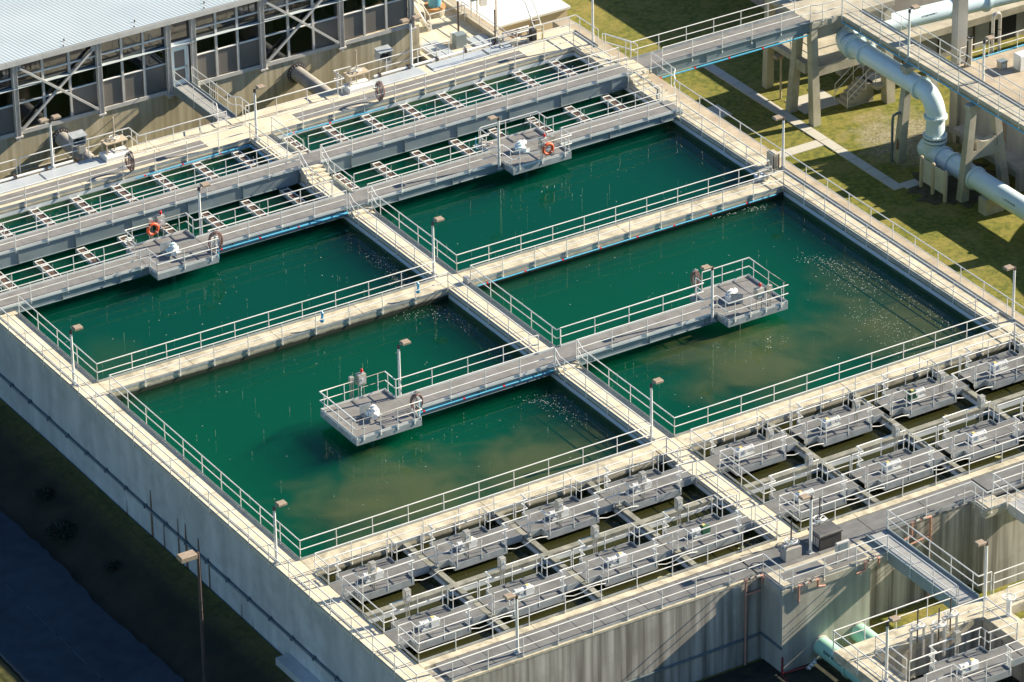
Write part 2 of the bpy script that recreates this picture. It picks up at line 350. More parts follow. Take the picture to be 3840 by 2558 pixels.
p_ = MB()
y = 26.0
while y < 47:
    p_.cbox(53.5, 54.2, y, y+1.46, -6.6, -6.44, .015); y += 1.5
struct(p_, 'path', M['path'])
p_ = MB(); p_.cbox(54.2, 55.3, 25.75, 26.5, -6.6, -6.45, .015); p_.cbox(54.9,57.6,36.9,39.0,-6.6,-6.45,.015)
p_.cbox(47.6,53.45,32.9,33.7,-6.6,-6.45,.015); p_.cbox(46.4,47.5,32.4,34.2,-6.6,-6.43,.015); p_.cbox(49.7,51.3,39.2,40.7,-6.6,-6.40,.02)
struct(p_, 'path', M['path'])
gp_ = random.Random(9); pl_ = [(57.0+(2.9+gp_.uniform(-.5,.5))*math.cos(2*PI*i/40), 24.6+(2.7+gp_.uniform(-.5,.5))*math.sin(2*PI*i/40)) for i in range(40)]
be_ = mat('dark_earth', (.020,.021,.016), (.050,.046,.033), 2.0, rough=.9, c3=(.02,.03,.008), scale3=1.0, amt3=.6, bump=.4, bscale=25)  # dark earth colour for the sheet at the near wall foot
pe_ = [(3,-13.3),(3,-17.5)]+[(3+1.0*i, -19-.8*math.sin(i*1.3)-gp_.uniform(0,.5)) for i in range(18)]+[(20.6,-16.5),(21.2,-13.3)]
struct(MB().prism(pe_, -4.75, -4.57), 'bare_earth', be_)
struct(MB().prism(pl_, -6.6, -6.462), 'bare_earth', mat('bare_brown_earth', (.07,.055,.03), (.14,.11,.065), 2.5, rough=.95, c3=(.06,.07,.02), scale3=1.2, amt3=.8, bump=.5, bscale=30))
# ------------------------------------------------------------------ the concrete tank
XL0, XL, CL, CR, XR, XR1 = -1.33, 0.0, 19.93, 21.25, 41.17, 42.5
YN0, YN, AN, AF, BN, BF, EN, EF = -13.1, -10.85, -1.34, 0.0, 19.33, 20.67, 40.48, 43.45
D = .14
tank = thing('treatment_tank', 'huge concrete tank split into green pools by cream walkway walls', 'tank', (0,0,0))
def wl(x0,x1,y0,y1,m,z0=-7,z1=-D,name='wall',label=None): return MB().box(x0,x1,y0,y1,z0,z1).build(name, M[m], tank, label=label)
wl(XL0+.02, -.6, YN0+.02, EF, 'wall_left', name='outer_wall', label='long shaded grey outer wall with rust streaks')
wl(-.6, XL, YN0+.6, EF, 'bleached')
wl(CL, CR, YN, EN, 'bleached')
wl(XR, XR1-.02, YN, EF, 'bleached')
wl(XL, CL, AN, AF, 'basin'); wl(CR, XR, AN, AF, 'basin')
wl(XL, CL, BN, BF, 'basin'); wl(CR, XR, BN, BF, 'basin')
wl(XL, XR, EN, EF-.02, 'bleached')
wl(-.6, 29.78, YN0+.02, YN-.6, 'wall_near', name='outer_wall', label='sunlit near wall with dark vertical streaks')
wl(XL, XR, YN-.6, YN, 'bleached')
# projecting blocks of the near wall
MB().box(17.52,22.58,-14.8,YN0+.02,-7,-D-.25).build('outer_wall', M['wall_block'], tank, label='projecting block of the near wall')
MB().box(29.78,46,-14.15,YN0+.6,-7,-D-.25).build('outer_wall', M['wall_near'], tank, label='stepped-out near wall at the right')
wl(29.78,46,YN0+.6,YN-.6,'wall_near',name='outer_wall')
# floor of the pools
MB().box(XL,XR,YN,EN,-7.4,-5.6).build('floor', M['wall_grey'], tank)
# walkway decks, cut along their joints
def deck(x0,x1,y0,y1,m='deck',jx=None,jy=None,name='walkway',z1=0.0):
    b = MB(); xs_ = [x0,x1]; ys_ = [y0,y1]
    if jx: n = max(1,round((x1-x0)/jx)); xs_ = [x0+(x1-x0)*i/n for i in range(n+1)]
    if jy: n = max(1,round((y1-y0)/jy)); ys_ = [y0+(y1-y0)*i/n for i in range(n+1)]
    for i in range(len(xs_)-1):
        for j in range(len(ys_)-1):
            b.cbox(xs_[i]+.006,xs_[i+1]-.006,ys_[j]+.006,ys_[j+1]-.006,-D,z1,.012)
    return b.build(name, M[m], tank)
deck(XL0,XL,YN0,EN,jy=3.9); deck(CL,CR,YN,AN,jy=4.8); deck(CL,CR,AF,BN,jy=4.8); deck(CL,CR,BF,EN,jy=4.9)
deck(XR,XR1,YN,AN,'deck_old',jy=3.2); deck(XR,XR1,AF,BN,'deck_old',jy=3.2); deck(XR,XR1,BF,EN,'deck_old',jy=3.3)
deck(XL,CL,AN,AF,'deck_old',jx=5); deck(CL,CR,AN,AF); deck(CR,XR,AN,AF,'deck_old',jx=5); deck(XR,XR1,AN,AF,'deck_old')
deck(XL,CL,BN,BF,'deck_old',jx=5); deck(CL,CR,BN,BF); deck(CR,XR,BN,BF,'deck_old',jx=5); deck(XR,XR1,BN,BF,'deck_old')
deck(XL0,XR1,EN,EF,'deck',jx=5.2)
# near walkway: cream kerb, grating strip, edge strip
deck(XL,36.5,-11.27,YN,'deck_old',jx=6)
deck(XL+.6,17.4,-12.95,-11.30,'grating_cool',jx=1.2,z1=-.02,name='grating')
deck(XL,17.4,YN0,-12.97,'deck_old',jx=6)
deck(17.45,31.0,-13.1,-11.30,'grating_cool',jx=3.3,z1=-.01,name='walkway'); deck(31.05,40,-13.1,-11.30,'grating_cool',jx=3.3,z1=-.01)
MB().cbox(17.46,23.6,-14.86,-13.12,-.38,-.0,.012).build('walkway', M['tower'], tank, label='stained slab over the projecting block')
MB().cbox(29.74,31.02,-14.2,-13.12,-.42,-.0,.012).build('walkway', M['tower'], tank)
for x0,x1 in ((18.2,20.4),(20.65,22.6)): MB().box(x0,x1,-14.5,-13.5,.002,.008).build('access_hatch', M['grating_cool'], tank)
# cross walls of the mixing channels and the long middle wall
for x0,x1 in ((4.85,5.14),(10.02,10.31),(15.26,15.56),(25.84,26.13),(31.03,31.32),(36.02,36.32)):
    for y0,y1 in ((-5.72,AN),(YN,-6.05)): wl(x0,x1,y0,y1,'bleached',z1=-.015,name='channel_wall')
for x0,x1 in ((XL,CL),(CR,XR)): wl(x0,x1,-6.05,-5.72,'bleached',z1=-.01,name='channel_wall')
# small steps up to the bridges, and the flight at the high one
for y0,y1 in ((8.62,8.98),(10.5,10.82),(29.25,29.58),(31.3,31.62)): MB().cbox(CL+.05,CR-.05,y0,y1,0,.16,.02).build('step', M['deck'], tank)
for k in range(4): MB().cbox(CL+.02,CR-.02,33.7+.3*k,34.9,.14*k+.001,.14*(k+1),.008).build('step', M['deck'], tank)
for k in range(4): MB().cbox(CL+.02,CR-.02,36.3,37.4-.27*k,.14*k+.001,.14*(k+1),.02).build('step', M['deck'], tank)
for k in range(3): MB().cbox(41.3,42.4,34.2+.25*k,34.95,.16*k+.001,.16*(k+1),.02).build('step', M['deck_old'], tank)
# ledge outside the right wall, lower strip at its foot
lg = MB()
yv = -14
while yv < 43: lg.cbox(XR1,43.55,yv,yv+1.88,-1.2,-.35,.015); yv += 1.9
lg.build('ledge', M['tanstrip'], tank)
MB().box(-2.05,XL0,-7.0,-.9,-4.9,-4.25).build('ledge', M['wall_left'], tank)

# ------------------------------------------------------------------ water
ZW = -.46
GREEN = (.003,.235,.125)
wm1 = water_mat('green_pool_water_sediment', GREEN, .42, [(7.2,3.2,6.2,4.4,.62),(14.6,2.6,5.0,3.2,.55),(29.2,5.2,5.2,4.6,.60),(37.2,4.0,3.6,5.2,.58),(38.6,8.5,2.0,4.0,.28)], haze=(.105,.120,.048))
wm2 = water_mat('green_pool_water', (.002,.20,.125), .45, [(2,23,3,3,.12)], haze=(.10,.14,.05))
wm3 = water_mat('olive_channel_water', (.09,.095,.022), .9, haze=(.065,.066,.022), haze_all=.36)
def water(x0,x1,y0,y1,m,zb=-5.6): return struct(MB().box(x0+.001,x1-.001,y0+.001,y1-.001,zb,ZW), 'water', m)
water(XL,CL,AF,BN,wm1); water(CR,XR,AF,BN,wm1); water(XL,CL,BF,EN,wm2); water(CR,XR,BF,EN,wm2)
for xa in ((0,4.85),(5.14,10.02),(10.31,15.26),(15.56,CL),(CR,25.84),(26.13,31.03),(31.32,36.02),(36.32,XR)):
    for ya in ((-5.72,AN),(YN,-6.05)): water(*xa,*ya,wm3,-3.5)
# foam flecks, scum and bubble streaks
rnd = random.Random(5)
fm = MB()
def fleck(x, y, r):
    n = rnd.choice((5,6,7)); a0 = rnd.random()*6
    fm.prism([(x+r*rnd.uniform(.5,1.1)*math.cos(a0+2*PI*i/n), y+r*rnd.uniform(.3,.9)*math.sin(a0+2*PI*i/n)) for i in range(n)], ZW-.004, ZW+.008)
def foam_line(pts, n, sp, rmin=.006, rmax=.030):
    for _ in range(n):
        i = rnd.randrange(len(pts)-1); t = rnd.random(); a, b = pts[i], pts[i+1]
        fleck(a[0]+(b[0]-a[0])*t+rnd.gauss(0,sp), a[1]+(b[1]-a[1])*t+rnd.gauss(0,sp), rnd.uniform(rmin,rmax))
foam_line([(19.0,25.8),(19.3,24.2),(18.9,22.5),(18.3,21.2)], 260, .35)
foam_line([(16.5,18.9),(18.2,18.5),(19.0,17.6),(19.2,15.5)], 150, .28)
foam_line([(17.6,7.9),(18.4,7.2),(18.8,5.8),(18.5,4.2)], 200, .35)
foam_line([(37.8,12.8),(38.9,11.6),(39.6,9.8),(39.9,7.2),(40.0,4.5),(39.7,2.2)], 420, .30)
foam_line([(38.2,11.6),(38.6,10.0),(38.0,8.6),(38.9,7.6)], 230, .5)
foam_line([(37.6,6.8),(36.9,5.2),(37.4,3.4),(36.6,1.6)], 330, .75)
foam_line([(36.5,19.15),(38.6,19.0),(39.6,18.7)], 110, .12)
for (x0,x1,y0,y1,n) in ((1,19,1,18.5,80),(22.5,40.5,1,18.5,80),(1,19,21.5,28,25),(22.5,40.5,21.5,28,25)):
    for _ in range(n): fleck(rnd.uniform(x0,x1), rnd.uniform(y0,y1), rnd.uniform(.008,.036))
o = fm.build('foam', M['foam']); tag(o, 'pale foam flecks drifting on the green pool water', 'foam', kind='stuff')
sm = MB()
def clump(x, y, r):
    n = 11; a0 = rnd.random()*6
    sm.prism([(x+r*rnd.uniform(.45,1.15)*math.cos(a0+2*PI*i/n), y+r*.6*rnd.uniform(.5,1.1)*math.sin(a0+2*PI*i/n)) for i in range(n)], ZW-.01, ZW+rnd.uniform(.01,.03))
for (x0,x1,n) in ((2.0,4.4,16),(7.6,9.7,26),(13.1,14.9,26),(17.6,19.4,22),(21.5,25.2,60),(28.2,30.6,22),(33.6,35.6,20)):
    for _ in range(n): clump(rnd.uniform(x0,x1), -10.72+abs(rnd.gauss(0,.28)), rnd.uniform(.07,.24))
for x,y in ((8.8,-5.2),(34.2,-5.0),(12.9,-5.25)): clump(x,y,.13)
o = sm.build('floating_scum', M['scum']); tag(o, 'olive scum clumps floating along the kerb of the near channels', 'scum', kind='stuff')
bs = MB()
for (x0,x1,y0,y1,n) in ((1,18,1.5,18,34),(23,40,1.5,18,36),(1,17,21.5,27.5,24),(23,39,21.5,27,30)):
    for _ in range(n):
        x, y, h = rnd.uniform(x0,x1), rnd.uniform(y0,y1), rnd.uniform(.3,1.6); z = rnd.uniform(-.62,-.8)
        px, py = x, y
        for k in range(int(h/.12)+1):
            if rnd.random() < .72: bs.tube([(px,py,z-.12*k),(px+rnd.uniform(-.006,.006),py,z-.12*(k+1))], rnd.uniform(.007,.014), 4)
o = bs.build('bubble_streaks', M['streak']); tag(o, 'thin pale streaks of bubbles rising in the green pools', 'bubbles', kind='stuff')
# ------------------------------------------------------------------ handrails
_post = {}
def post_mesh(drop):
    k = round(drop,2)
    if k not in _post:
        b = MB().cyl((0,0,-drop),(0,0,1.05),.023,8)
        if drop > .1: b.box(-.035,.035,-.035,.035,-drop-.01,-drop+.07)
        _post[k] = b.mesh('post', M['rail'], smooth=True)
    return _post[k]
def short(l):
    return l
RG = 'pale handrails along the walkways'
def handrail(label, pts, toe=1, drop=.20, sp=1.95, group=RG, end0=True, end1=True, h=1.07, cat='handrail', first=.42, tm='steel'):
    """two-bar rail along a polyline of base points; toe=+1/-1 puts the kick plate left/right of the way, 0 for none"""
    P = [Vector((p[0],p[1],p[2] if len(p) > 2 else 0.0)) for p in pts]
    t = thing('handrail', short(label), cat, P[0], group)
    up = Vector((0,0,h)); mid = Vector((0,0,h*.53))
    MB().tube([p+up for p in P], .029, 8).build('top_rail', M['rail'], t, smooth=True)
    MB().tube([p+mid for p in P], .025, 8).build('middle_rail', M['rail'], t, smooth=True)
    spots = []
    for i in range(len(P)-1):
        a, b = P[i], P[i+1]; Ln = (b-a).length; hd = Vector((b.x-a.x, b.y-a.y, 0)).length
        if Ln < .35 or hd < .05: continue
        if Ln < .9: spots.append(a.lerp(b,.5) if 0 < i < len(P)-2 else (a if i == 0 else b)); continue
        s0 = 0.0 if (i == 0 and end0) else min(first, Ln*.25); s1 = Ln if (i == len(P)-2 and end1) else Ln-min(first, Ln*.25)
        n = max(1, round((s1-s0)/sp))
        for k in range(n+1): spots.append(a.lerp(b, (s0+(s1-s0)*k/n)/Ln))
    for s in spots:
        o = bpy.data.objects.new('post', post_mesh(drop)); COL.objects.link(o); o.parent = t; o.location = s-P[0]; ORG[o.name] = Vector(P[0])
    if toe:
        tb = MB()
        for i in range(len(P)-1):
            a, b = P[i], P[i+1]; d = (b-a)
            if d.length < .05: continue
            n = Vector((-d.y, d.x, 0)).normalized()*toe*.035
            tb.beam(a+n+Vector((0,0,.07)), b+n+Vector((0,0,.07)), .012, .12)
        tb.build('toe_board', M[tm], t)
    return t

e = .03
def R(label, *pts, **k): return handrail(label, pts, **k)
# near left pool
R('long handrail between the left outer walkway and the near left pool', (e,BN-.0),(e,e), toe=-1)
R('handrail between the near left pool and the channel walkway in front of it', (e,e),(CL-e,e), toe=-1)
R('handrail on the centre walkway in front of the bridge by the near left pool', (CL-e,e),(CL-e,8.4),(CL-e,8.86,.28), toe=-1)
R('handrail on the centre walkway between the near left bridge and the crossing of the walkways', (CL-e,10.42,.28),(CL-e,10.9),(CL-e,BN-e), toe=-1)
R('near handrail of the left cross walkway, facing the near left pool', (CL-e,BN-e),(e,BN-e), toe=-1)
# near right pool
R('handrail on the centre walkway in front of the bridge by the near right pool', (CR+e,8.86,.28),(CR+e,8.4),(CR+e,e), toe=-1)
R('handrail between the near right pool and the channel walkway', (CR+e,e),(XR-e,e), toe=-1)
R('handrail on the inner side of the right outer walkway along the near right pool', (XR-e,e),(XR-e,BN-e), toe=-1)
R('handrail on the centre walkway behind the bridge by the near right pool', (CR+e,BN-e),(CR+e,10.9),(CR+e,10.5,.28), toe=-1)
R('near handrail of the right cross walkway above the blue pipe', (XR-e,BN-e),(CR+e,BN-e), toe=-1)
# far pools, between cross walkway and platform bridge
R('far handrail of the left cross walkway facing the far left pool', (e,BF+e),(CL-e,BF+e), toe=-1)
R('handrail between the left outer walkway and the far left pool', (e,29.45),(e,BF+e), toe=-1)
R('handrail on the centre walkway beside the far left pool', (CL-e,BF+e),(CL-e,29.0),(CL-e,29.5,.3), toe=-1)
R('far handrail of the right cross walkway facing the far right pool', (CR+e,BF+e),(XR-e,BF+e), toe=-1)
R('handrail on the centre walkway beside the far right pool with a lamp at its end', (CR+e,29.5,.3),(CR+e,29.0),(CR+e,BF+e), toe=-1)
R('handrail on the right outer walkway beside the far right pool', (XR-e,BF+e),(XR-e,29.4), toe=-1)
# between the two bridges
R('short handrail of the centre walkway left of the steps between the two far bridges', (CL-e,31.4,.25),(CL-e,31.8),(CL-e,33.9),(CL-e,34.85,.55), toe=-1)
R('short handrail of the centre walkway right of the steps between the two far bridges', (CR+e,34.85,.55),(CR+e,33.9),(CR+e,31.4), toe=-1)
R('short handrail of the right outer walkway between the two far bridges', (XR-e,31.5),(XR-e,34.7), toe=-1)
R('short handrail of the left outer walkway between the two far bridges', (e,34.8),(e,31.4), toe=-1)
# behind the high bridge
R('handrail of the centre walkway behind the high bridge, over the left troughs', (CL-e,36.3),(CL-e,EN-e), toe=-1)
R('handrail of the centre walkway behind the high bridge, over the right troughs', (CR+e,EN-e),(CR+e,36.9), toe=-1)
R('handrail along the far walkway above the left weir troughs', (CL-e,EN-e),(e,EN-e), toe=-1)
R('handrail along the far walkway above the right weir troughs', (XR-e,EN-e),(CR+e,EN-e), toe=-1)
R('handrail of the right outer walkway behind the high bridge', (XR-e,36.5),(XR-e,EN-e), toe=-1)
R('handrail of the left outer walkway behind the high bridge', (e,EN-e),(e,36.4), toe=-1)
# outer sides
R('outer handrail along the top of the long shaded left wall', (XL0-e,EF),(XL0-e,-13.03),toe=1)
R('outer handrail of the near walkway above the streaked near wall', (XL0-e,-13.03),(17.62,-13.03), toe=1, sp=1.9)
R('handrail round the projecting block of the near wall', (17.62,-13.03),(17.62,-14.85),(23.5,-14.85), toe=1)
R('handrail of the near walkway between the light footbridge and the wall step', (24.85,-13.03),(29.76,-13.03),(29.76,-14.25),(31.0,-14.25), toe=1)
R('handrail at the far right end of the near walkway', (31.05,-12.98),(40,-12.98), toe=1)
R('kerb handrail along the near edge of the left channels', (e,YN-e),(CL-e,YN-e), toe=1)
R('kerb handrail along the near edge of the right channels', (CR+e,YN-e),(XR,YN-e), toe=1)
R('outer handrail of the right walkway beside the lawn, near part', (XR1-e,-9),(XR1-e,21.1), toe=1)
R('outer handrail of the right walkway beside the lawn, middle part between lamp and dog-leg', (XR1-e,21.4),(XR1-e,31.9),(XR1+.2,32.4),(XR1+.75,33.1),(XR1+.85,35.75), toe=0)
R('outer handrail of the right walkway behind the long footbridge', (XR1+.6,37.5),(XR1-.1,39.35), toe=0)
R('handrail at the far right corner of the tank by the tall lamp', (XR1-e,39.9),(XR1-e,42.3),(34.9,42.3), toe=1)
R('pipe-side handrail of the far walkway behind the right cover plates', (34.6,43.45),(28.4,43.45), toe=0)
R('handrail stepping round the valve on the far walkway, right of the building bridge', (28.2,43.6),(27.1,43.6),(27.1,42.45),(20.75,42.45), toe=0)
R('handrail stepping round the valve on the far walkway, left of the building bridge', (19.55,42.45),(14.05,42.45),(14.05,43.65),(7.3,43.65), toe=0)
R('far handrail of the far walkway at its left end', (7.1,43.65),(-1.2,43.65), toe=0)
# channel walkway rails
R('channel-side handrail under the near left pool rail', (.05,AN-e),(CL-.05,AN-e), toe=1)
R('channel-side handrail under the near right pool rail', (CR+.05,AN-e),(XR-.05,AN-e), toe=1)
for side, x, tdir in (('left outer walkway by the left channels', e, 1), ('centre walkway facing the left channels', CL-e, -1), ('centre walkway facing the right channels', CR+e, 1), ('right outer walkway facing the right channels', XR-e, -1)):
    R('stub handrail at the pool end of the '+side, (x,AN-.05),(x,-2.62), toe=tdir, first=.15)
    R('middle handrail of the '+side, (x,-3.98),(x,-7.72), toe=tdir)
    R('near-end handrail of the '+side, (x,-9.05),(x,YN-e), toe=tdir)

# ------------------------------------------------------------------ bridges over the pools
BG = 'footbridges across the pools'
def bridge(label, x0, x1, y0, y1, z, depth, plats=(), grp=BG):
    t = thing('footbridge', label, 'bridge', (x0,y0,z), grp)
    holes = []
    n = max(1, round((x1-x0)/1.55))
    b = MB()
    for i in range(n): b.box(x0+(x1-x0)*i/n+.004, x0+(x1-x0)*(i+1)/n-.004, y0+.03, y1-.03, z-.04, z)
    b.build('deck', M['grating'], t)
    for y in (y0,y1):
        bm = MB(); s = 1 if y == y0 else -1
        bm.box(x0,x1,y-.012,y+.012,z-depth,z-.001)
        bm.box(x0,x1,y-.09,y+.09,z-depth-.025,z-depth)
        bm.box(x0,x1,y-.09,y+.09,z-.024,z-.0015)
        for k in range(int((x1-x0)/3.4)+1): bm.box(x0+.6+3.4*k,x0+.62+3.4*k,y-.08,y+.08,z-depth,z-.03)
        bm.build('girder', M['beamsteel'], t)
    for (a0,a1,c0,c1) in plats:
        m_ = max(1,round((a1-a0)/.93))
        for (d0,d1) in ((c0,y0-.06),(y1+.06,c1)):
            p = MB()
            for i in range(m_): p.box(a0+(a1-a0)*i/m_+.004,a0+(a1-a0)*(i+1)/m_-.004,d0,d1,z-.04,z-.001)
            p.build('platform_deck', M['grating'], t)
        if a1 <= x0+.1 or a0 >= x1-.1:
            p = MB()
            for i in range(m_): p.box(a0+(a1-a0)*i/m_+.004,a0+(a1-a0)*(i+1)/m_-.004,y0-.055,y1+.055,z-.04,z-.001)
            p.build('platform_deck', M['grating'], t)
        f = MB(); hh = .34
        f.box(a0,a1,c0-.03,c0,z-hh,z); f.box(a0,a1,c1,c1+.03,z-hh,z)
        f.box(a0-.03,a0,c0-.03,c1+.03,z-hh,z); f.box(a1,a1+.03,c0-.03,c1+.03,z-hh,z)
        for k in range(3):
            xx = a0+(a1-a0)*(k+.5)/3; f.box(xx-.05,xx+.05,c0,c1,z-.30,z-.05)
        f.cyl(((a0+a1)/2,(c0+c1)/2,z-.05),((a0+a1)/2,(c0+c1)/2,-2.2),.12,12)
        f.build('platform_frame', M['steel'], t)
    return t
Z1, Z2 = .30, .56
bridge('grey footbridge with a square platform at each end over the two near pools', 11.47,29.85,9.0,10.45,Z1,.42,((7.77,11.46,7.97,11.48),(29.86,33.52,7.95,11.48)))
bridge('grey footbridge with two bump-out platforms along the troughs of the far pools', -1.25,41.6,29.88,31.28,Z1,.42,((7.85,11.45,28.80,32.3),(29.83,33.53,28.80,32.3)))
bridge('high grey footbridge with deep girders over the weir troughs', -1.25,41.6,34.95,36.22,Z2,.80)
K = dict(toe=1, drop=.12, tm='rail')
def RB(label, pts, z, **k):
    a = dict(K); a.update(k); return handrail(label, [(x,y,z) for x,y in pts], **a)
RB('near handrail of the left half of the near bridge', ((CL,8.97),(11.75,8.97)), Z1, toe=-1)
RB('handrail round the platform in the near left pool', ((11.5,8.9),(11.5,7.94),(7.74,7.94),(7.74,11.51),(11.5,11.51),(11.5,10.48)), Z1, toe=-1, sp=1.15)
RB('far handrail of the left half of the near bridge beside the lamp', ((11.52,10.48),(CL,10.48)), Z1, toe=-1)
RB('near handrail of the right half of the near bridge', ((29.83,8.97),(CR,8.97)), Z1, toe=-1)
RB('handrail round the platform in the near right pool', ((30.6,11.51),(33.55,11.51),(33.55,7.92),(29.83,7.92),(29.83,8.97)), Z1, toe=-1, sp=1.15)
RB('far handrail of the right half of the near bridge with hose reel at its end', ((CR,10.48),(30.0,10.48),(30.0,11.2)), Z1, toe=-1)
RB('near handrail of the far platform bridge, left end', ((7.82,28.77),(7.82,29.85),(-1.2,29.85)), Z1, toe=-1)
RB('handrail round the near side of the left far platform', ((CL,29.85),(11.48,29.85),(11.48,28.77),(7.82,28.77)), Z1, toe=-1)
RB('far handrail of the far platform bridge left of the orange lifebuoy', ((-1.2,31.31),(7.82,31.31)), Z1, toe=-1)
RB('handrail round the far side of the left far platform', ((7.82,31.31),(7.82,32.33),(11.48,32.33),(11.48,31.31),(CL,31.31)), Z1, toe=-1)
RB('near handrail of the far platform bridge between centre walkway and right platform', ((29.8,29.85),(CR,29.85)), Z1, toe=-1)
RB('handrail round the near side of the right far platform, holding the lifebuoy', ((33.56,29.85),(33.56,28.77),(29.8,28.77),(29.8,29.85)), Z1, toe=-1, sp=1.2)
RB('near handrail of the far platform bridge at its right end', ((41.2,29.85),(33.6,29.85)), Z1, toe=-1)
RB('far handrail of the far platform bridge between centre walkway and right platform', ((CR,31.31),(29.8,31.31),(29.8,32.33)), Z1, toe=-1)
RB('handrail round the far side of the right far platform', ((29.9,32.33),(33.56,32.33),(33.56,31.31),(41.2,31.31)), Z1, toe=-1)
RB('near handrail of the left half of the high bridge', ((CL,34.92),(-1.2,34.92)), Z2, toe=-1)
RB('far handrail of the left half of the high bridge', ((-1.2,36.25),(CL,36.25)), Z2, toe=-1)
RB('near handrail of the right half of the high bridge', ((41.2,34.92),(CR,34.92)), Z2, toe=-1)
RB('far handrail of the right half of the high bridge', ((CR,36.25),(41.5,36.25)), Z2, toe=-1)

# ------------------------------------------------------------------ weir troughs
def trough(y0, y1, label, x):
    t = thing('weir_trough', label, 'trough', (x,y0,-.45), 'weir troughs under the far bridges')
    s = MB()
    for xx in (x, x+.46): s.box(xx,xx+.035,y0,y1,-.62,-.37)
    s.box(x,x+.5,y0,y1,-.64,-.62); s.build('channel', M['white'], t)
    n = int((y1-y0)/.6)
    for k in range(n): yk = y0+.2+(y1-y0-.4)*k/(n-1); MB().box(x+.01,x+.485,yk-.05,yk+.05,-.385,-.35).build('cross_bar', M['white'], t)
    MB().box(x+.04,x+.455,y0+.01,y1-.01,-.60,-.42).build('water_film', mat('brown_trough_water', (.10,.062,.045), (.14,.095,.07), 2, rough=.2) if 'brown_trough_water' not in bpy.data.materials else bpy.data.materials['brown_trough_water'], t)
    for yk in (y0+.4,(y0+y1)/2): MB().cyl((x+.25,yk,-.36),(x+.25,yk,.15),.015,6).build('hanger', M['steel'], t)
ORDN = ['first','second','third','fourth','fifth','sixth','seventh','eighth']
for k in range(8): trough(31.35,35.0,'white trough between the two bridges, %s from the left, far left pool' % ORDN[k], 1.12+2.505*k)
for k in range(8): trough(36.2,40.46,'white trough behind the high bridge, %s from the left, far left pool' % ORDN[k], 1.12+2.505*k)
for k in range(8): trough(31.35,35.0,'white trough between the two bridges, %s from the centre walkway, far right pool' % ORDN[k], 21.9+2.507*k)
for k in range(8): trough(36.2,40.46,'white trough behind the high bridge, %s from the centre walkway, far right pool' % ORDN[k], 21.9+2.507*k)

# ------------------------------------------------------------------ mixing channel platforms
def platform_proto(flip):
    t = thing('service_platform', 'x', 'platform', (0,0,0), 'service platforms over the mixing channels')
    b = MB()
    for i in range(5):
        xa, xb = .02+i*.96, .02+(i+1)*.96-.008
        b.box(xa,xb,-3.87,-2.69,-.035,.0)
    b.build('walkway', M['grating_cool'], t)
    b = MB(); b2 = MB()
    for i in range(3):
        xa, xb = .74+i*.955, .74+(i+1)*.955-.008
        b.box(xa,xb,-2.68,-2.16,-.035,-.001); b2.box(xa,xb,-4.44,-3.88,-.035,-.001)
    b.build('bump_out', M['grating_cool'], t); b2.build('bump_out', M['grating_cool'], t)
    f = MB(); hh = .27
    for (x0,x1,y0,y1) in ((.0,.72,-2.69,-2.665),(3.62,4.82,-2.69,-2.665),(.0,.72,-3.90,-3.875),(3.62,4.82,-3.90,-3.875)): f.box(x0,x1,y0,y1,-hh,.09)
    for (x0,x1,y0,y1) in ((.70,3.63,-2.155,-2.13),(.70,3.63,-4.47,-4.445)): f.box(x0,x1,y0,y1,-hh,.09)
    for xx in (.70,3.605):
        f.box(xx,xx+.025,-2.665,-2.155,-hh,.09); f.box(xx,xx+.025,-4.445,-3.90,-hh,.09)
    for k in range(4): f.box(.9+k*.85,.98+k*.85,-4.4,-2.2,-.26,-.04)
    f.cyl((1.95,-3.35,-.04),(1.95,-3.35,-1.5),.07,10)
    f.build('frame', M['steel'], t)
    return t
def drive_proto(kind):
    """kind 0: box right, motor left; 1: box left, motor right"""
    s = 1 if kind % 2 == 0 else -1
    t = thing('mixer_drive', 'x', 'motor', (0,0,0), 'white mixer drives on the channel platforms')
    MB().cbox(-.62,.62,-.30,.30,0,.07,.02).build('base_plate', M['steel'], t)
    g = MB(); g.cbox(min(.08*s,.62*s),max(.08*s,.62*s),-.26,.24,.07,.50,.05); g.cbox(min(.15*s,.5*s),max(.15*s,.5*s),-.18,.16,.50,.56,.02)
    g.cyl((.62*s,-.02,.28),(.70*s,-.02,.28),.17,16)
    g.build('gearbox', M['greenp'] if kind >= 2 else M['white'], t)
    c = MB(); c.box(min(.2*s,.4*s),max(.2*s,.4*s),-.08,.12,.565,.60); c.build('cover', M['yellow'], t)
    m = MB(); m.cyl((.0,0,.33),(-.50*s,0,.33),.19,18); m.cyl((-.50*s,0,.33),(-.60*s,0,.33),.215,18); m.box(-.30-.1*s,-.1-.1*s,-.30,-.12,.30,.50)
    m.box(-.45,.0,-.2,.2,.07,.16) if s > 0 else m.box(0,.45,-.2,.2,.07,.16)
    for k in range(5): m.cyl(((-.08-.08*k)*s,0,.33),((-.10-.08*k)*s,0,.33),.205,18)
    m.build('motor', M['white'], t, smooth=True)
    for ch in t.children:
        ch.data.transform(Matrix.Scale(.78,4))
    return t
def panel_proto():
    t = thing('control_panel', 'x', 'control panel', (0,0,0), 'slim control panels beside the channel drives')
    MB().cbox(-.16,.16,-.13,.13,.90,1.58,.02).build('cabinet', M['stainless'], t)
    p = MB()
    for dx in (-.09,.0,.09): p.cyl((dx,-.02,-.12),(dx,-.02,.9),.022,8)
    p.build('conduit', M['stainless'], t)
    d = MB(); d.box(-.12,.12,-.142,-.131,1.0,1.5); d.build('door', M['frame'], t)
    MB().box(.04,.09,-.17,-.143,1.28,1.36).build('handle', M['white'], t)
    return t
pp = platform_proto(0); dr = [drive_proto(0), drive_proto(1), drive_proto(2), drive_proto(3)]; cp = panel_proto()
used = set()
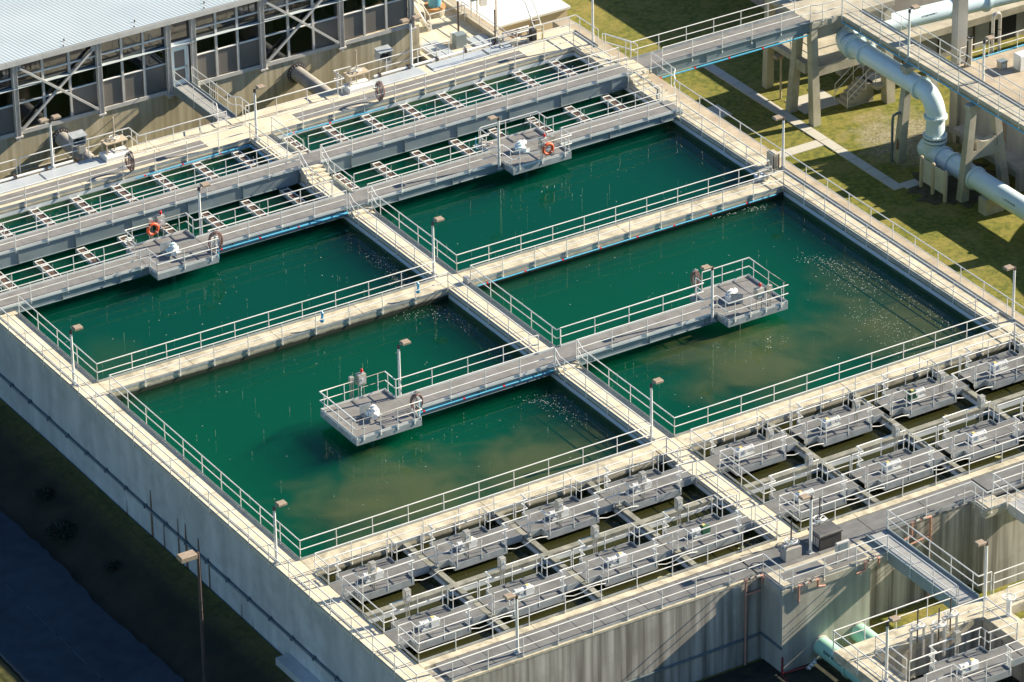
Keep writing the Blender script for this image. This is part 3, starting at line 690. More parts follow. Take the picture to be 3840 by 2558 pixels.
def place(p, loc, label):
    if p.name not in used:
        used.add(p.name); p.location = loc; p['label'] = label; ORG[p.name] = Vector(loc); return p
    return copy_tree(p, loc, label)
CELLS = [(0,'left'),(5.17,'left'),(10.35,'left'),(15.1,'left'),(21.25,'right'),(26.42,'right'),(31.6,'right'),(36.75,'right')]
POS = ['nearest the outer wall','second from the outer wall','third from the outer wall','nearest the centre walkway','nearest the centre walkway','second from the centre walkway','third from the centre walkway','nearest the right outer walkway']
for row, dy, rname in ((0,0,'pool-side row'),(1,-5.12,'kerb-side row')):
    for i, (x0, side) in enumerate(CELLS):
        where = '%s channels, %s, %s' % (side, rname, POS[i])
        place(pp, (x0,dy,0), 'grey platform over the '+where)
        kind = 0 if side == 'left' else 1
        if (row,i) == (1,3): kind = 2
        if (row,i) == (0,6): kind = 3
        what = 'dark green and yellow drive' if kind >= 2 else ('white drive with yellow cover')
        place(dr[kind], (x0+(2.02 if side == 'left' else 1.95), -3.30+dy, 0), what+' over the '+where)
        if side == 'left': ploc = (x0+1.5,-4.25,0.0) if row == 0 else (x0+1.62,-7.22,0)
        else: ploc = (x0+2.97,-4.0,-.15) if row == 0 else (x0+3.05,-7.22,0)
        place(cp, ploc, 'steel panel by the '+where)
        far = [(.03,-2.65),(.69,-2.65),(.69,-2.11),(3.64,-2.11),(3.64,-2.65),(5.1 if i not in (3,7) else 4.6,-2.65)]
        nr = [(.05,-3.93),(.71,-3.93),(.71,-4.46),(3.65,-4.46),(3.65,-3.93),(5.1 if i not in (3,7) else 4.6,-3.93)]
        R('far handrail of platform, '+where, *[(x+x0,y+dy) for x,y in far], toe=0, sp=1.3, drop=.1, first=.12)
        R('near handrail of platform, '+where, *[(x+x0,y+dy) for x,y in nr], toe=0, sp=1.3, drop=.1, first=.12)
        if i not in (3,):
            cd = MB(); xa = x0+3.66
            cd.tube([(xa,-4.4+dy,-.08),(xa+.45,-4.42+dy,-.2),(xa+.9,-4.5+dy,-.12),(xa+1.3,-4.55+dy,.06),(xa+1.75,-4.5+dy,.02),(xa+2.2,-4.48+dy,-.08)], .024, 7)
            tag(cd.build('cable_conduit', M['rail'], None, True), 'pale bowed conduit, '+where, 'conduit', 'bowed conduits over the channel walls')
# ------------------------------------------------------------------ process building behind the tank
YB = 48.9
bt = thing('process_building', 'long building with ribbed white roof and dark glazed wall above tan concrete', 'building', (20,YB,-6.5))
MB().box(-6,35.85,YB-.02,YB+13,-7,-.34).build('concrete_wall', M['wall_tan'], bt)
rf = MB(); xr = -6.0; prof = []
while xr < 35.7:
    prof += [(xr,0),(xr+.10,0),(xr+.135,.014),(xr+.20,.014)]; xr += .235
sl = -.125; y0r, y1r = YB-.32, YB+13
def rz(y): return 4.36 + sl*(y-y0r)
n = len(prof)
rf.v = [(x,y0r,rz(y0r)+h) for x,h in prof] + [(x,y1r,rz(y1r)+h) for x,h in prof]
rf.f = [(i,i+1,n+i+1,n+i) for i in range(n-1)]
rf.box(-6,35.7,y0r+.02,y1r,4.20+sl*13,4.22+sl*13)
ro = rf.build('roof', M['roof'], bt)
vt = MB()
for x in (9.0,13.3,17.75,22.2,26.6,31.0):
    vt.cyl((x,49.55,rz(49.55)),(x,49.55,rz(49.55)+.14),.045,8); vt.cyl((x-.45,48.75,rz(48.75)),(x-.45,48.75,rz(48.75)+.10),.04,8)
vt.build('roof_vent', M['bronze'], ro)
gu = MB(); gu.box(-6,35.75,YB-.36,YB-.06,4.05,4.20); gu.box(-6,35.75,YB-.42,YB-.37,4.06,4.36); gu.box(-6,35.75,YB-.36,YB-.34,4.2,4.33)
gu.build('gutter', M['frame'], bt)
COLX = [-5.7,-.7,4.5,9.72,14.95,19.34,20.95,25.37,30.55,35.25]
for x in COLX:
    c = MB(); c.box(x-.14,x-.115,YB-.30,YB-.02,-.32,4.05); c.box(x+.115,x+.14,YB-.30,YB-.02,-.32,4.05); c.box(x-.115,x+.115,YB-.17,YB-.145,-.32,4.05)
    c.box(x-.24,x+.24,YB-.36,YB+.0,-.42,-.33); c.box(x-.10,x+.10,YB-.25,YB-.02,-.62,-.43)
    c.build('column', M['frame'], bt)
sill = MB(); sill.box(-6,19.2,YB-.12,YB-.021,-.335,-.10); sill.box(21.1,35.4,YB-.12,YB-.021,-.335,-.10); sill.build('sill', M['frame'], bt)
tan_in = mat('taupe_inner_wall', (.50,.43,.34), (.58,.50,.40), .5, rough=.8)
MB().box(-6,35.3,YB+.62,YB+.7,-.33,3.95).build('inner_wall', tan_in, bt)
M['inner_disc'] = mat('dark_blue_disc', (.045,.075,.11), (.06,.09,.13), 1, rough=.5)
for x in (-3.8,-2.0,1.3,3.0,6.4,8.2,10.75,12.5,14.3,17.0,18.75,22.45,24.2,26.5,28.2,29.9,32.0,34.3):  # plain dark discs set just behind the panes
    MB().cyl((x+.75,YB+.615,1.95+.15*math.sin(x*3)),(x+.75,YB+.52,1.95+.15*math.sin(x*3)),.72,30).build('round_disc', M['inner_disc'], bt)
def pane_mat():
    m = bpy.data.materials.new('tinted_window_glass'); m.use_nodes = True; nt = m.node_tree; N = nt.nodes; L = nt.links
    N.remove(N['Principled BSDF']); o = N['Material Output']
    tr = N.new('ShaderNodeBsdfTransparent'); tr.inputs[0].default_value = (.46,.46,.46,1)
    gl = N.new('ShaderNodeBsdfGlossy'); gl.inputs['Roughness'].default_value = .04; gl.inputs['Color'].default_value = (.8,.85,.9,1)
    fr = N.new('ShaderNodeLayerWeight'); fr.inputs['Blend'].default_value = .25
    mx = N.new('ShaderNodeMixShader'); fa = N.new('ShaderNodeMath'); fa.inputs[1].default_value = .10; L.new(fr.outputs['Fresnel'], fa.inputs[0]); L.new(fa.outputs[0], mx.inputs[0]); L.new(tr.outputs[0], mx.inputs[1]); L.new(gl.outputs[0], mx.inputs[2]); L.new(mx.outputs[0], o.inputs['Surface']); return m
M['pane'] = pane_mat()
for a, b in zip(COLX[:-1], COLX[1:]):
    wdt = b-a; door = abs(a-19.34) < .01; braced = abs(a-9.72) < .01 or abs(a-25.37) < .01 or abs(a+.7) < .01
    nn = 1 if door else 3
    zs = [(2.78,4.05)] if door else [(-.1,1.55),(1.60,3.16),(3.22,4.05)]
    for k in range(nn):
        xa, xb = a+.14+(wdt-.28)*k/nn, a+.14+(wdt-.28)*(k+1)/nn
        if k: MB().box(xa-.07,xa+.07,YB-.09,YB+.02,-.10,4.05).build('mullion', M['frame'], bt)
        for r, (za,zb) in enumerate(zs):
            gl = (r > 0) or (braced and k < 2) or door
            w_ = MB().box(xa+(.07 if k else 0),xb-(.07 if k < nn-1 else 0),YB+.0,YB+.018,za+.04,zb-.02).build('window_pane' if gl else 'plastic_sheet', M['pane'] if gl else M['sheet'], bt)
    if not door:
        for z_ in (1.55,3.18):
            for k in range(nn):
                xa, xb = a+.14+(wdt-.28)*k/nn+.07*(k>0), a+.14+(wdt-.28)*(k+1)/nn-.07*(k<2)
                MB().tube([(xa,YB-.03,z_),(xb,YB-.03,z_)],.055,8).build('transom', M['rail'], bt, smooth=True)
    if braced:
        for (p, s_) in (((a+.3,3.8),(b-.25,.02)), ((a+.25,.0),(b-.3,3.75))):
            off = .28 if p[1] > 2 else .22
            MB().beam((p[0],YB-off,p[1]),(s_[0],YB-off,s_[1]),.12,.13).build('brace', M['frame'], bt)
        gp = MB()
        for x,z in ((a+.28,3.75),(b-.28,3.75),(a+.28,.0),(b-.28,.0)): gp.box(x-.16,x+.16,YB-.2,YB-.18,z-.16,z+.16)
        gp.build('gusset_plate', M['frame'], bt)
dm = MB(); dm.box(19.52,19.62,YB-.07,YB+.02,-.02,2.38); dm.box(20.58,20.68,YB-.07,YB+.02,-.02,2.38); dm.box(19.52,20.68,YB-.07,YB+.02,2.3,2.38)
dm.box(19.48,20.81,YB-.14,YB-.03,2.40,2.74); dr_ = dm.build('door', M['white'], bt)
db = MB(); db.box(19.63,19.76,YB-.04,YB+.01,.02,2.29); db.box(20.44,20.57,YB-.04,YB+.01,.02,2.29); db.box(19.76,20.44,YB-.04,YB+.01,.02,.3); db.box(19.76,20.44,YB-.04,YB+.01,.95,1.08); db.box(19.76,20.44,YB-.04,YB+.01,2.14,2.29)
db.build('door_frame', M['bluepipe'], dr_)
dp = MB(); dp.box(19.77,20.43,YB-.015,YB-.005,1.09,2.13); dp.box(19.77,20.43,YB-.015,YB-.005,.31,.94); dp.build('door_pane', M['sheet'], dr_)
MB().box(20.47,20.52,YB-.10,YB-.05,1.0,1.14).build('handle', M['stainless'], dr_)
cdt = MB()
for x in (22.0,22.12,22.24,22.36): cdt.cyl((x,YB-.06,-1.9),(x,YB-.06,-.4),.025,6)
cdt.tube([(9,YB-.06,-2.6),(14.2,YB-.06,-2.6)],.03,6); cdt.build('wall_conduit', M['frame'], bt)
# footbridge from the far walkway to the building door
fb = thing('footbridge', 'short light footbridge leading to the glazed building door', 'bridge', (20,46,0), BG)
fd = MB()
for k in range(5): fd.box(19.62,20.62,43.46+1.08*k,43.46+1.08*(k+1)-.01,-.05,.0)
fd.build('deck', mat('pale_metal_plate', (.33,.33,.325), (.40,.40,.39), 2, rough=.5, metal=.05), fb)
for x in (19.58,20.66): MB().box(x-.03,x+.03,43.46,YB-.15,-.42,.13).build('girder', M['beamsteel'], fb)
R('left handrail of the short footbridge to the building door', (19.55,48.6),(19.55,43.6),(19.1,42.6), toe=0, drop=.3)
R('right handrail of the short footbridge to the building door', (20.69,48.6),(20.69,44.0),(21.05,43.6),(21.05,42.6), toe=0, drop=.3)
# pipes from the building into the far walkway
for x, w_ in ((12.4,'left of the door bridge, beside the display box'), (27.6,'right of the door bridge')):
    t = thing('inlet_pipe', 'thick grey pipe from the building wall '+w_, 'pipe', (x,46,-1.3), 'inlet pipes from the building')
    MB().cyl((x,43.0,-1.28),(x,YB+.02,-1.28),.43,24).build('pipe', M['wall_grey'], t, smooth=True)
    fl = MB(); fl.cyl((x,YB-.10,-1.28),(x,YB-.01,-1.28),.62,28); fl.build('flange', M['bronze'], t)
    bo = MB()
    for k in range(20): a_ = 2*PI*k/20; bo.cyl((x+.55*math.cos(a_),YB-.17,-1.28+.55*math.sin(a_)),(x+.55*math.cos(a_),YB-.1,-1.28+.55*math.sin(a_)),.03,6)
    tag(bo.build('bolts', M['steel'], t), kind='stuff')
    MB().box(x-.6,x+.6,43.42,43.9,-3.4,-.16).build('pipe_collar', M['wall_tan'], t)

# ------------------------------------------------------------------ equipment on the far walkway
def mats_(x0,x1,y0,y1,label):
    b = MB(); n_ = max(1,round((x1-x0)/1.3))
    for i in range(n_): b.box(x0+(x1-x0)*i/n_+.006,x0+(x1-x0)*(i+1)/n_-.006,y0,y1,.004,.012)
    return tag(b.build('walkway_mat', M['grating']), label, 'mat', 'grey mats on the far walkway')
mats_(23.45,38.4,41.0,42.0,'long grey mat on the far walkway right of the centre walkway')
mats_(-1.0,17.6,41.05,42.0,'long grey mat on the far walkway left of the centre walkway')
def cover(x0,x1,label):
    b = MB(); b.cbox(x0,x1,42.22,43.28,.004,.06,.02); tag(b.build('cover_plate', M['cover']), label, 'cover plate', 'pale cover plates on the far walkway')
for x0,x1,l in ((-1.1,3.6,'pale cover plate at the far left end of the far walkway'),(3.66,8.15,'pale cover plate left of the double lamp on the far walkway'),(8.25,11.85,'pale cover plate with the double lamp, beside the left gate box'),
              (28.95,32.4,'pale cover plate right of the right gate box, at the double lamp'),(32.95,36.55,'wide pale cover plate behind the right mat'),(36.7,38.4,'short pale cover plate beside the valve cluster')): cover(x0,x1,l)
for x0, wd in ((11.95,'left of the building bridge'),(27.4,'right of the building bridge')):
    t = thing('sluice_gate', 'white gate box with handwheel on a frame, '+wd, 'sluice gate', (x0+.9,42.9,0), 'sluice gates on the far walkway')
    b = MB(); b.cbox(x0,x0+1.6,42.35,43.3,.004,.3,.05); b.build('gate_box', M['white'], t)
    f = MB()
    for xx in (x0+.25,x0+1.5):
        for yy in (42.75,43.35): f.box(xx-.035,xx+.035,yy-.035,yy+.035,.3,.86)
    f.box(x0+.2,x0+1.55,42.7,43.4,.86,.92); f.build('frame', M['wood'], t)
    wv = MB(); cx, cy_ = x0+.9,43.1; wv.ring((cx,cy_,1.05),(0,0,1),.27,.025,24,6)
    for k in range(3): a_ = 2*PI*k/3; wv.cyl((cx,cy_,1.05),(cx+.27*math.cos(a_),cy_+.27*math.sin(a_),1.05),.018,6)
    wv.cyl((cx,cy_,.92),(cx,cy_,1.08),.06,10); wv.build('handwheel', M['white'], t)
    MB().cyl((cx,cy_,.3),(cx,cy_,2.25),.04,10).build('stem', M['wood'], t)
for x, wd in ((10.95,'left end of the far walkway, by the double lamp'),(30.5,'right part of the far walkway, by the double lamp')):
    t = thing('display_box', 'hooded steel display box on the '+wd, 'display', (x,43.75,0), 'display boxes on the far walkway')
    b = MB(); b.box(x-.42,x+.42,43.6,44.05,.86,.90); b.box(x-.42,x-.38,43.55,44.05,.9,1.42); b.box(x+.38,x+.42,43.55,44.05,.9,1.42); b.box(x-.38,x+.38,44.0,44.05,.9,1.42)
    b.add([(x-.46,43.45,1.40),(x+.46,43.45,1.40),(x+.46,44.1,1.48),(x-.46,44.1,1.48),(x-.46,43.45,1.44),(x+.46,43.45,1.44),(x+.46,44.1,1.53),(x-.46,44.1,1.53)],[(0,3,2,1),(4,5,6,7),(0,1,5,4),(1,2,6,5),(2,3,7,6),(3,0,4,7)])
    b.build('hood', M['steel'], t)
    for dx in (-.18,.18):
        s_ = MB(); s_.box(x+dx-.14,x+dx+.14,43.84,43.98,.95,1.32); so = s_.build('display_unit', M['black'], t)
        MB().box(x+dx-.08,x+dx+.08,43.825,43.838,1.12,1.25).build('screen', mat('grey_green_screen', (.22,.27,.24), rough=.3) if 'grey_green_screen' not in bpy.data.materials else bpy.data.materials['grey_green_screen'], so)
    b = MB(); b.cbox(x-.05,x+.35,43.55,43.85,.35,.82,.03); b.build('junction_box', M['stainless'], t)
    p = MB()
    for dx in (-.3,.3): p.cyl((x+dx,43.9,-.3),(x+dx,43.9,.86),.03,8)
    p.build('post', M['stainless'], t)
for x0,x1,l in ((-1.1,10.4,'white pipe along the far edge of the far walkway, left part'),(29.6,37.6,'white pipe along the far edge of the far walkway, right part')):
    t = thing('edge_pipe', l, 'pipe', (x0,43.42,.12), 'white pipes along the far walkway edge')
    MB().cyl((x0,43.42,.13),(x1,43.42,.13),.08,12).build('pipe', M['white'], t, smooth=True)
    for k in range(int((x1-x0)/1.9)+1): MB().box(x0+.3+1.9*k,x0+.42+1.9*k,43.28,43.56,.0,.24).build('clamp', M['bronze'], t)
def hose_reel(x, y, z, label, m='hose', axis=(1,0,0), R_=.38, h=.98, blue=True):
    t = thing('hose_reel', label, 'hose', (x,y,z), 'coiled hoses on the walkways')
    f = MB(); f.box(x-.04,x+.04,y-.04,y+.04,z,z+h+.35); f.box(x-.16,x+.16,y-.05,y+.05,z+h+.2,z+h+.28); f.build('stand', M['stainless'], t)
    c = MB(); a_ = Vector(axis)
    for k in range(7):
        tl = Vector((rnd.uniform(-.18,.18),rnd.uniform(-.18,.18),rnd.uniform(-.12,.12)))
        c.ring((x+a_.x*.035*(k-3),y+a_.y*.035*(k-3),z+h-.10-.05*rnd.random()),a_+tl,R_*rnd.uniform(.72,1.08),.02,22,6)
    # hanging loops are longer than wide
    c.v = [(p[0],p[1],z+h+.2-(z+h+.2-p[2])*1.45) for p in c.v]
    c.build('coil', M[m], t, smooth=True)
    if blue: MB().cyl((x+.14,y-.06,z-.4),(x+.14,y-.06,z+.9),.03,8).build('riser', M['blue'], t)
    return t
hose_reel(12.5,40.62,0,'brown hose coil hanging at the far walkway, left of the building bridge')
hose_reel(28.35,40.62,0,'brown hose coil hanging at the far walkway, right of the building bridge')
hose_reel(11.58,8.55,Z1,'dark hose coil at the corner of the platform in the near left pool', axis=(0,1,0))
hose_reel(30.25,11.6,Z1,'brown hose coil on blue pipe behind the near right platform')
hose_reel(11.56,29.25,Z1,'dark hose coil at the corner of the far left platform', axis=(0,1,0))
t = thing('hose_coil', 'pale hose coil lying behind the right far platform', 'hose', (30.35,31.75,Z1), 'coiled hoses on the walkways')
c = MB()
for k in range(5): c.ring((29.75+.03*k,31.55,Z1+.45+.05*(k%2)),(.25,.3,1),.30-.03*(k%3),.03,22,6)
c.build('coil', M['palehose'], t, smooth=True); MB().box(29.1,29.9,31.35,31.85,Z1+.36,Z1+.40).build('bracket', M['steel'], t); MB().cyl((29.15,31.6,-.4),(29.15,31.6,1.3),.03,8).build('riser', M['blue'], t)
# blue water pipes with red couplings
def blue_pipe(label, pts, r=.04, step=2.35):
    t = thing('water_pipe', label, 'pipe', pts[0], 'blue water pipes under the walkways')
    MB().tube(pts, r, 9).build('pipe', M['blue'], t, smooth=True)
    for a, b in zip(pts[:-1], pts[1:]):
        a, b = Vector(a), Vector(b); L_ = (b-a).length
        for k in range(int(L_/step)): p = a.lerp(b, (k*step+.6)/L_); d = (b-a).normalized(); MB().cyl(p-d*.06, p+d*.06, r*1.2, 9).build('coupling', M['red'], t)
    return t
blue_pipe('blue pipe with red couplings along the right cross walkway', [(CR+.4,BN-.09,-.22),(XR-.5,BN-.09,-.22)])
blue_pipe('blue pipe with red couplings along the left half of the near bridge', [(11.6,8.93,.08),(CL+.6,8.93,.05)])
blue_pipe('blue pipe with red couplings along the left part of the far platform bridge', [(11.6,29.8,.08),(CL,29.8,.05),(CL-.1,30.2,-.2)])
blue_pipe('blue pipe with red couplings above the left weir troughs', [(12.65,EN-.1,-.3),(CL-.15,EN-.1,-.22),(CL-.15,36.4,-.22)])
blue_pipe('blue pipe with red couplings above the right weir troughs', [(22.0,EN-.1,-.26),(28.5,EN-.1,-.3)])
blue_pipe('blue pipe on the far side of the right part of the near bridge', [(CR+.2,10.55,.05),(30.2,10.55,.08)])

# ------------------------------------------------------------------ lamp posts
LG = 'slim lamp posts on the tank'
def lamp_proto(double=False, h=3.1):
    t = thing('lamp_post', 'x', 'lamp post', (0,0,0), LG)
    p = MB(); p.cyl((0,0,.02),(0,0,h),.075,12,.062); p.build('pole', M['rail'], t, smooth=True)
    b = MB(); b.cbox(-.15,.15,-.15,.15,-.02,.05,.02); b.cyl((0,0,.05),(0,0,.16),.10,12); b.build('base', M['steel'], t)
    s_ = ((1,-1) if double else (1,))
    for s in s_:
        MB().cyl((0,0,h-.03),(.20*s,0,h+.08),.035,8).build('arm', M['lamp'], t)
        q = MB(); x0_, x1_ = sorted((.16*s,.62*s)); q.cbox(x0_,x1_,-.19,.19,h+.03,h+.16,.03); hd = q.build('lamp_head', M['lamp'], t)
        MB().box(x0_+.08,x1_-.05,-.15,.15,h+.02,h+.029).build('lens', mat('frosted_lens', (.7,.68,.6), rough=.3) if 'frosted_lens' not in bpy.data.materials else bpy.data.materials['frosted_lens'], hd)
    MB().cyl((0,0,h-.16),(0,0,h+.02),.078,12).build('cap', M['bronze'], t)
    return t
l1 = lamp_proto(); l2 = lamp_proto(True, 2.95)
def lamp(x, y, z, label, rot=0, proto=None):
    proto = proto or l1
    o = place(proto, (x,y,z), label); o.rotation_euler = (0,0,math.radians(rot))
lamp(-1.08,21.13,0,'lamp post at the left outer walkway beside the far left pool')
lamp(20.18,21.2,0,'lamp post at the crossing of the centre and cross walkways')
lamp(20.2,.45,0,'lamp post on the centre walkway at the near end of the big pools')
lamp(-1.08,.37,0,'lamp post on the left outer walkway at the near left corner of the pools')
lamp(11.83,10.62,Z1-.25,'lamp post on the near bridge beside the left platform')
lamp(29.5,8.92,Z1-.25,'lamp post on the near bridge beside the right platform', 180)
lamp(29.5,29.75,Z1-.25,'lamp post on the far platform bridge beside the right platform', 180)
lamp(11.86,31.4,Z1-.25,'lamp post on the far platform bridge beside the left platform')
lamp(9.15,43.38,.05,'double-headed lamp post on the far walkway, left of the building bridge', 0, l2)
lamp(20.2,40.25,0,'lamp post at the far end of the centre walkway near the building bridge')
lamp(32.09,43.4,.05,'double-headed lamp post on the far walkway, right of the building bridge', 0, l2)
lamp(42.42,40.4,0,'lamp post at the far right corner of the tank, its head above the photo')
lamp(42.45,21.26,0,'lamp post on the right outer walkway at the cross walkway', 180)
lamp(42.4,.44,0,'lamp post at the near end of the right outer walkway', 180)
lamp(4.28,-12.6,0,'lamp post on the near walkway at its left part', 180)
lamp(20.57,-12.7,0,'lamp post beside the black generator box on the near walkway', 180)
# tall street lamp on the verge
t = thing('street_lamp', 'tall dark street lamp with square tan head on the shaded verge', 'street lamp', (-5.1,.6,-5.8))
MB().cyl((-5.1,.6,-5.85),(-5.1,.6,1.85),.10,12,.07).build('pole', M['bronze'], t, smooth=True)
q = MB(); q.cbox(-6.1,-5.25,.33,.87,1.70,1.95,.03); q.build('lamp_head', M['lamp'], t); MB().cyl((-5.3,.6,1.8),(-5.05,.6,1.8),.04,8).build('arm', M['bronze'], t)

# ------------------------------------------------------------------ machines on the pool platforms
def mixer(x, y, z, label, rot=0, blue=False, guard=True):
    t = thing('pool_mixer', label, 'motor', (x,y,z), 'mixers on the pool platforms')
    b = MB(); b.cbox(x-.55,x+.55,y-.35,y+.35,z,z+.10,.02); b.build('base_plate', M['steel'], t)
    g = MB(); g.cyl((x+.12,y-.05,z+.1),(x+.12,y-.05,z+.42),.34,20); g.cyl((x+.12,y-.05,z+.42),(x+.12,y-.05,z+.62),.22,18); g.cyl((x+.12,y-.05,z+.62),(x+.12,y-.05,z+.74),.12,14); g.build('gearbox', M['bluepipe'] if blue else M['white'], t, smooth=True)
    m_ = MB(); m_.cyl((x+.12,y-.2,z+.36),(x-.15,y-.62,z+.36),.17,16); m_.cyl((x-.15,y-.62,z+.36),(x-.22,y-.73,z+.36),.19,16); m_.box(x-.05,x+.12,y-.5,y-.3,z+.5,z+.64); m_.build('motor', M['white'], t, smooth=True)
    v = MB(); v.cyl((x-.2,y+.05,z+.3),(x+.05,y+.1,z+.3),.12,12); v.cbox(x-.3,x-.02,y-.05,y+.25,z+.1,z+.36,.03); v.build('coupling', M['bluepipe'], t)
    if guard: MB().box(x-.62,x+.16,y+.36,y+.39,z+.05,z+.72).build('guard_plate', M['steel'], t)
    for ch in t.children: ch.data.transform(Matrix.Scale(.82,4))
    o = t
    if rot:
        o.rotation_euler = (0,0,math.radians(rot))
    return t
mixer(9.6,9.62,Z1,'white mixer with upright guard plate on the near left platform')
mixer(31.3,9.7,Z1,'white mixer with long flat guard on the near right platform', 150, False, True)
mixer(31.35,30.4,Z1,'white and blue mixer on the far right platform', 150, True, False)
mixer(9.6,30.5,Z1,'blue and white mixer on the far left platform', 0, True)
def pool_panel(x, y, z, label, face=1, beacon=True):
    t = thing('control_panel', label, 'control panel', (x,y,z), 'control panels with red beacon on the pool platforms')
    MB().cbox(x-.24,x+.24,y-.15,y+.15,z+.72,z+1.32,.02).build('cabinet', M['stainless'], t)
    MB().box(x-.18,x+.18,y-.165,y-.151,z+.80,z+1.24).build('door', M['frame'], t)
    MB().box(x-.05,x+.03,y-.19,y-.166,z+1.02,z+1.1).build('switch', M['white'], t)
    p = MB()
    for dx in (-.16,.16): p.tube([(x+dx,y,z+.72),(x+dx,y,z+.15),(x+dx*1.2,y+.1*face,z-.3)],.025,8)
    p.build('conduit', M['stainless'], t)
    if beacon:
        MB().cyl((x+.06,y,z+1.32),(x+.06,y,z+1.40),.06,12).build('beacon_base', M['bluepipe'], t)
        MB().tube([(x+.06,y,z+1.38),(x+.06,y,z+1.50),(x+.06,y,z+1.56),(x+.06,y,z+1.585)],[.075,.075,.05,.01],12).build('beacon', M['red'], t, smooth=True)
    return t
def slim_panel(x, y, z, label):
    t = thing('switch_box', label, 'switch box', (x,y,z), 'slim switch boxes on the pool platforms')
    MB().cbox(x-.12,x+.12,y-.10,y+.10,z+.95,z+1.3,.02).build('cabinet', M['stainless'], t)
    p = MB()
    for dx in (-.09,0,.09): p.tube([(x+dx,y,z+.95),(x+dx,y,z+.1),(x+dx,y+.05,z-.3)],.024,8)
    p.build('conduit', M['stainless'], t)
pool_panel(10.17,11.62,Z1,'steel panel with red beacon on the near left platform'); slim_panel(9.62,11.62,Z1,'slim switch box beside the beacon panel on the near left platform')
pool_panel(31.85,8.1,Z1,'steel panel with red beacon on the near right platform',-1); slim_panel(32.5,8.1,Z1,'slim switch box beside the beacon panel on the near right platform')
pool_panel(31.85,28.92,Z1,'steel panel with red beacon on the far right platform',-1); slim_panel(32.42,28.92,Z1,'slim switch box behind the lifebuoy on the far right platform')
pool_panel(9.98,32.42,Z1,'steel panel with red beacon on the far left platform'); slim_panel(9.4,32.42,Z1,'slim switch box above the lifebuoy on the far left platform')
for x,y,z,l in ((31.98,28.66,1.02,'orange lifebuoy on the rail of the far right platform'),(9.42,32.2,1.05,'orange lifebuoy on the rail of the far left platform')):
    t = thing('lifebuoy', l, 'lifebuoy', (x,y,z), 'orange lifebuoys')
    MB().ring((x,y,z),(0,1,.05),.30,.085,28,10).build('ring', M['orange'], t, smooth=True)
    for k in range(4):
        a_ = PI/4+PI/2*k; MB().ring((x+.3*math.cos(a_),y,z+.3*math.sin(a_)),(-math.sin(a_),0,math.cos(a_)),.089,.012,14,6).build('band', M['white'], t)
for x in (12.4,18.15):
    t = thing('rail_bracket', 'blue bracket clamped to the left cross walkway rail, '+('far from' if x < 15 else 'close to')+' the crossing', 'bracket', (x,BN,.5), 'blue brackets on the left cross walkway rail')
    c = MB(); c.tube([(x,19.42,.35),(x+.02,19.44,.62),(x+.06,19.48,.8),(x+.02,19.55,.9)],.07,8); c.cyl((x,19.40,.4),(x,19.52,.4),.11,10); c.build('bracket', M['blue'], t)
t = thing('sampler_box', 'small grey box at the corner of centre walkway and right cross walkway', 'box', (21.2,19.6,0))
MB().cbox(21.05,21.3,19.28,19.7,.0,.34,.02).build('cabinet', M['steel'], t); MB().box(21.09,21.26,19.265,19.279,.05,.3).build('door', M['frame'], t)
t = thing('gate_post_block', 'cream concrete block beside the lamp at the right end of the cross walkway', 'block', (42.2,21.5,0))
MB().cbox(41.95,42.4,21.5,22.1,0,.85,.02).build('block', M['tower'], t)
for x in (41.98,42.3): MB().cyl((x,21.46,0),(x,21.46,.8),.03,8).build('conduit', M['bronze'], t)
t = thing('pump_skid', 'small pipework skid at the right end of the cross walkway', 'pump', (41.2,20.9,0))
c = MB(); c.tube([(40.6,20.9,.05),(40.6,20.9,.5),(41.4,20.9,.55),(41.4,20.7,.2)],.06,8); c.tube([(40.9,20.5,.05),(40.9,20.5,.42),(41.5,20.5,.42)],.05,8); c.build('pipework', M['stainless'], t); MB().cbox(40.5,41.0,20.75,21.2,.0,.2,.02).build('pump', M['white'], t)
# conduit on the shaded left wall
t = thing('wall_conduit', 'dark conduit with clamps along the shaded left wall', 'conduit', (-1.4,10,-3.1))
cm = MB(); cm.cyl((-1.42,-13,-3.12),(-1.42,43,-3.12),.055,10); cm.build('pipe', M['conduit'], t, smooth=True)
for k in range(26): MB().box(-1.50,-1.31,-12+2.1*k,-11.88+2.1*k,-3.20,-3.0).build('clamp', M['conduit'], t)
rs = MB()
rst = mat('rust_stain', (.15,.085,.05), (.24,.155,.10), 2.5, stretch=(1,1,.3), rough=.9)
for y,zt,wd in [(a_,b_,c_*1.5) for a_,b_,c_ in ((12.8,-2.0,.14),(11.55,-3.4,.08),(10.0,-2.2,.10),(9.2,-2.1,.16),(7.9,-2.3,.16),(6.9,-2.9,.1),(3.7,-3.9,.07),(2.6,-4.1,.06),(-6.5,-4.0,.08),(15.5,-3.9,.07))]:
    pts = [(y-wd*.15,zt),(y+wd*.15,zt)]
    rs.add([(-1.332,y-wd*.12,zt),(-1.332,y+wd*.12,zt),(-1.332,y+wd*.45,zt-1.0),(-1.332,y+wd*.5,-4.7),(-1.332,y-wd*.5,-4.7),(-1.332,y-wd*.35,zt-.9)],[(0,5,4,3,2,1)])
rs.build('rust_streaks', rst, tank)['kind'] = 'stuff'
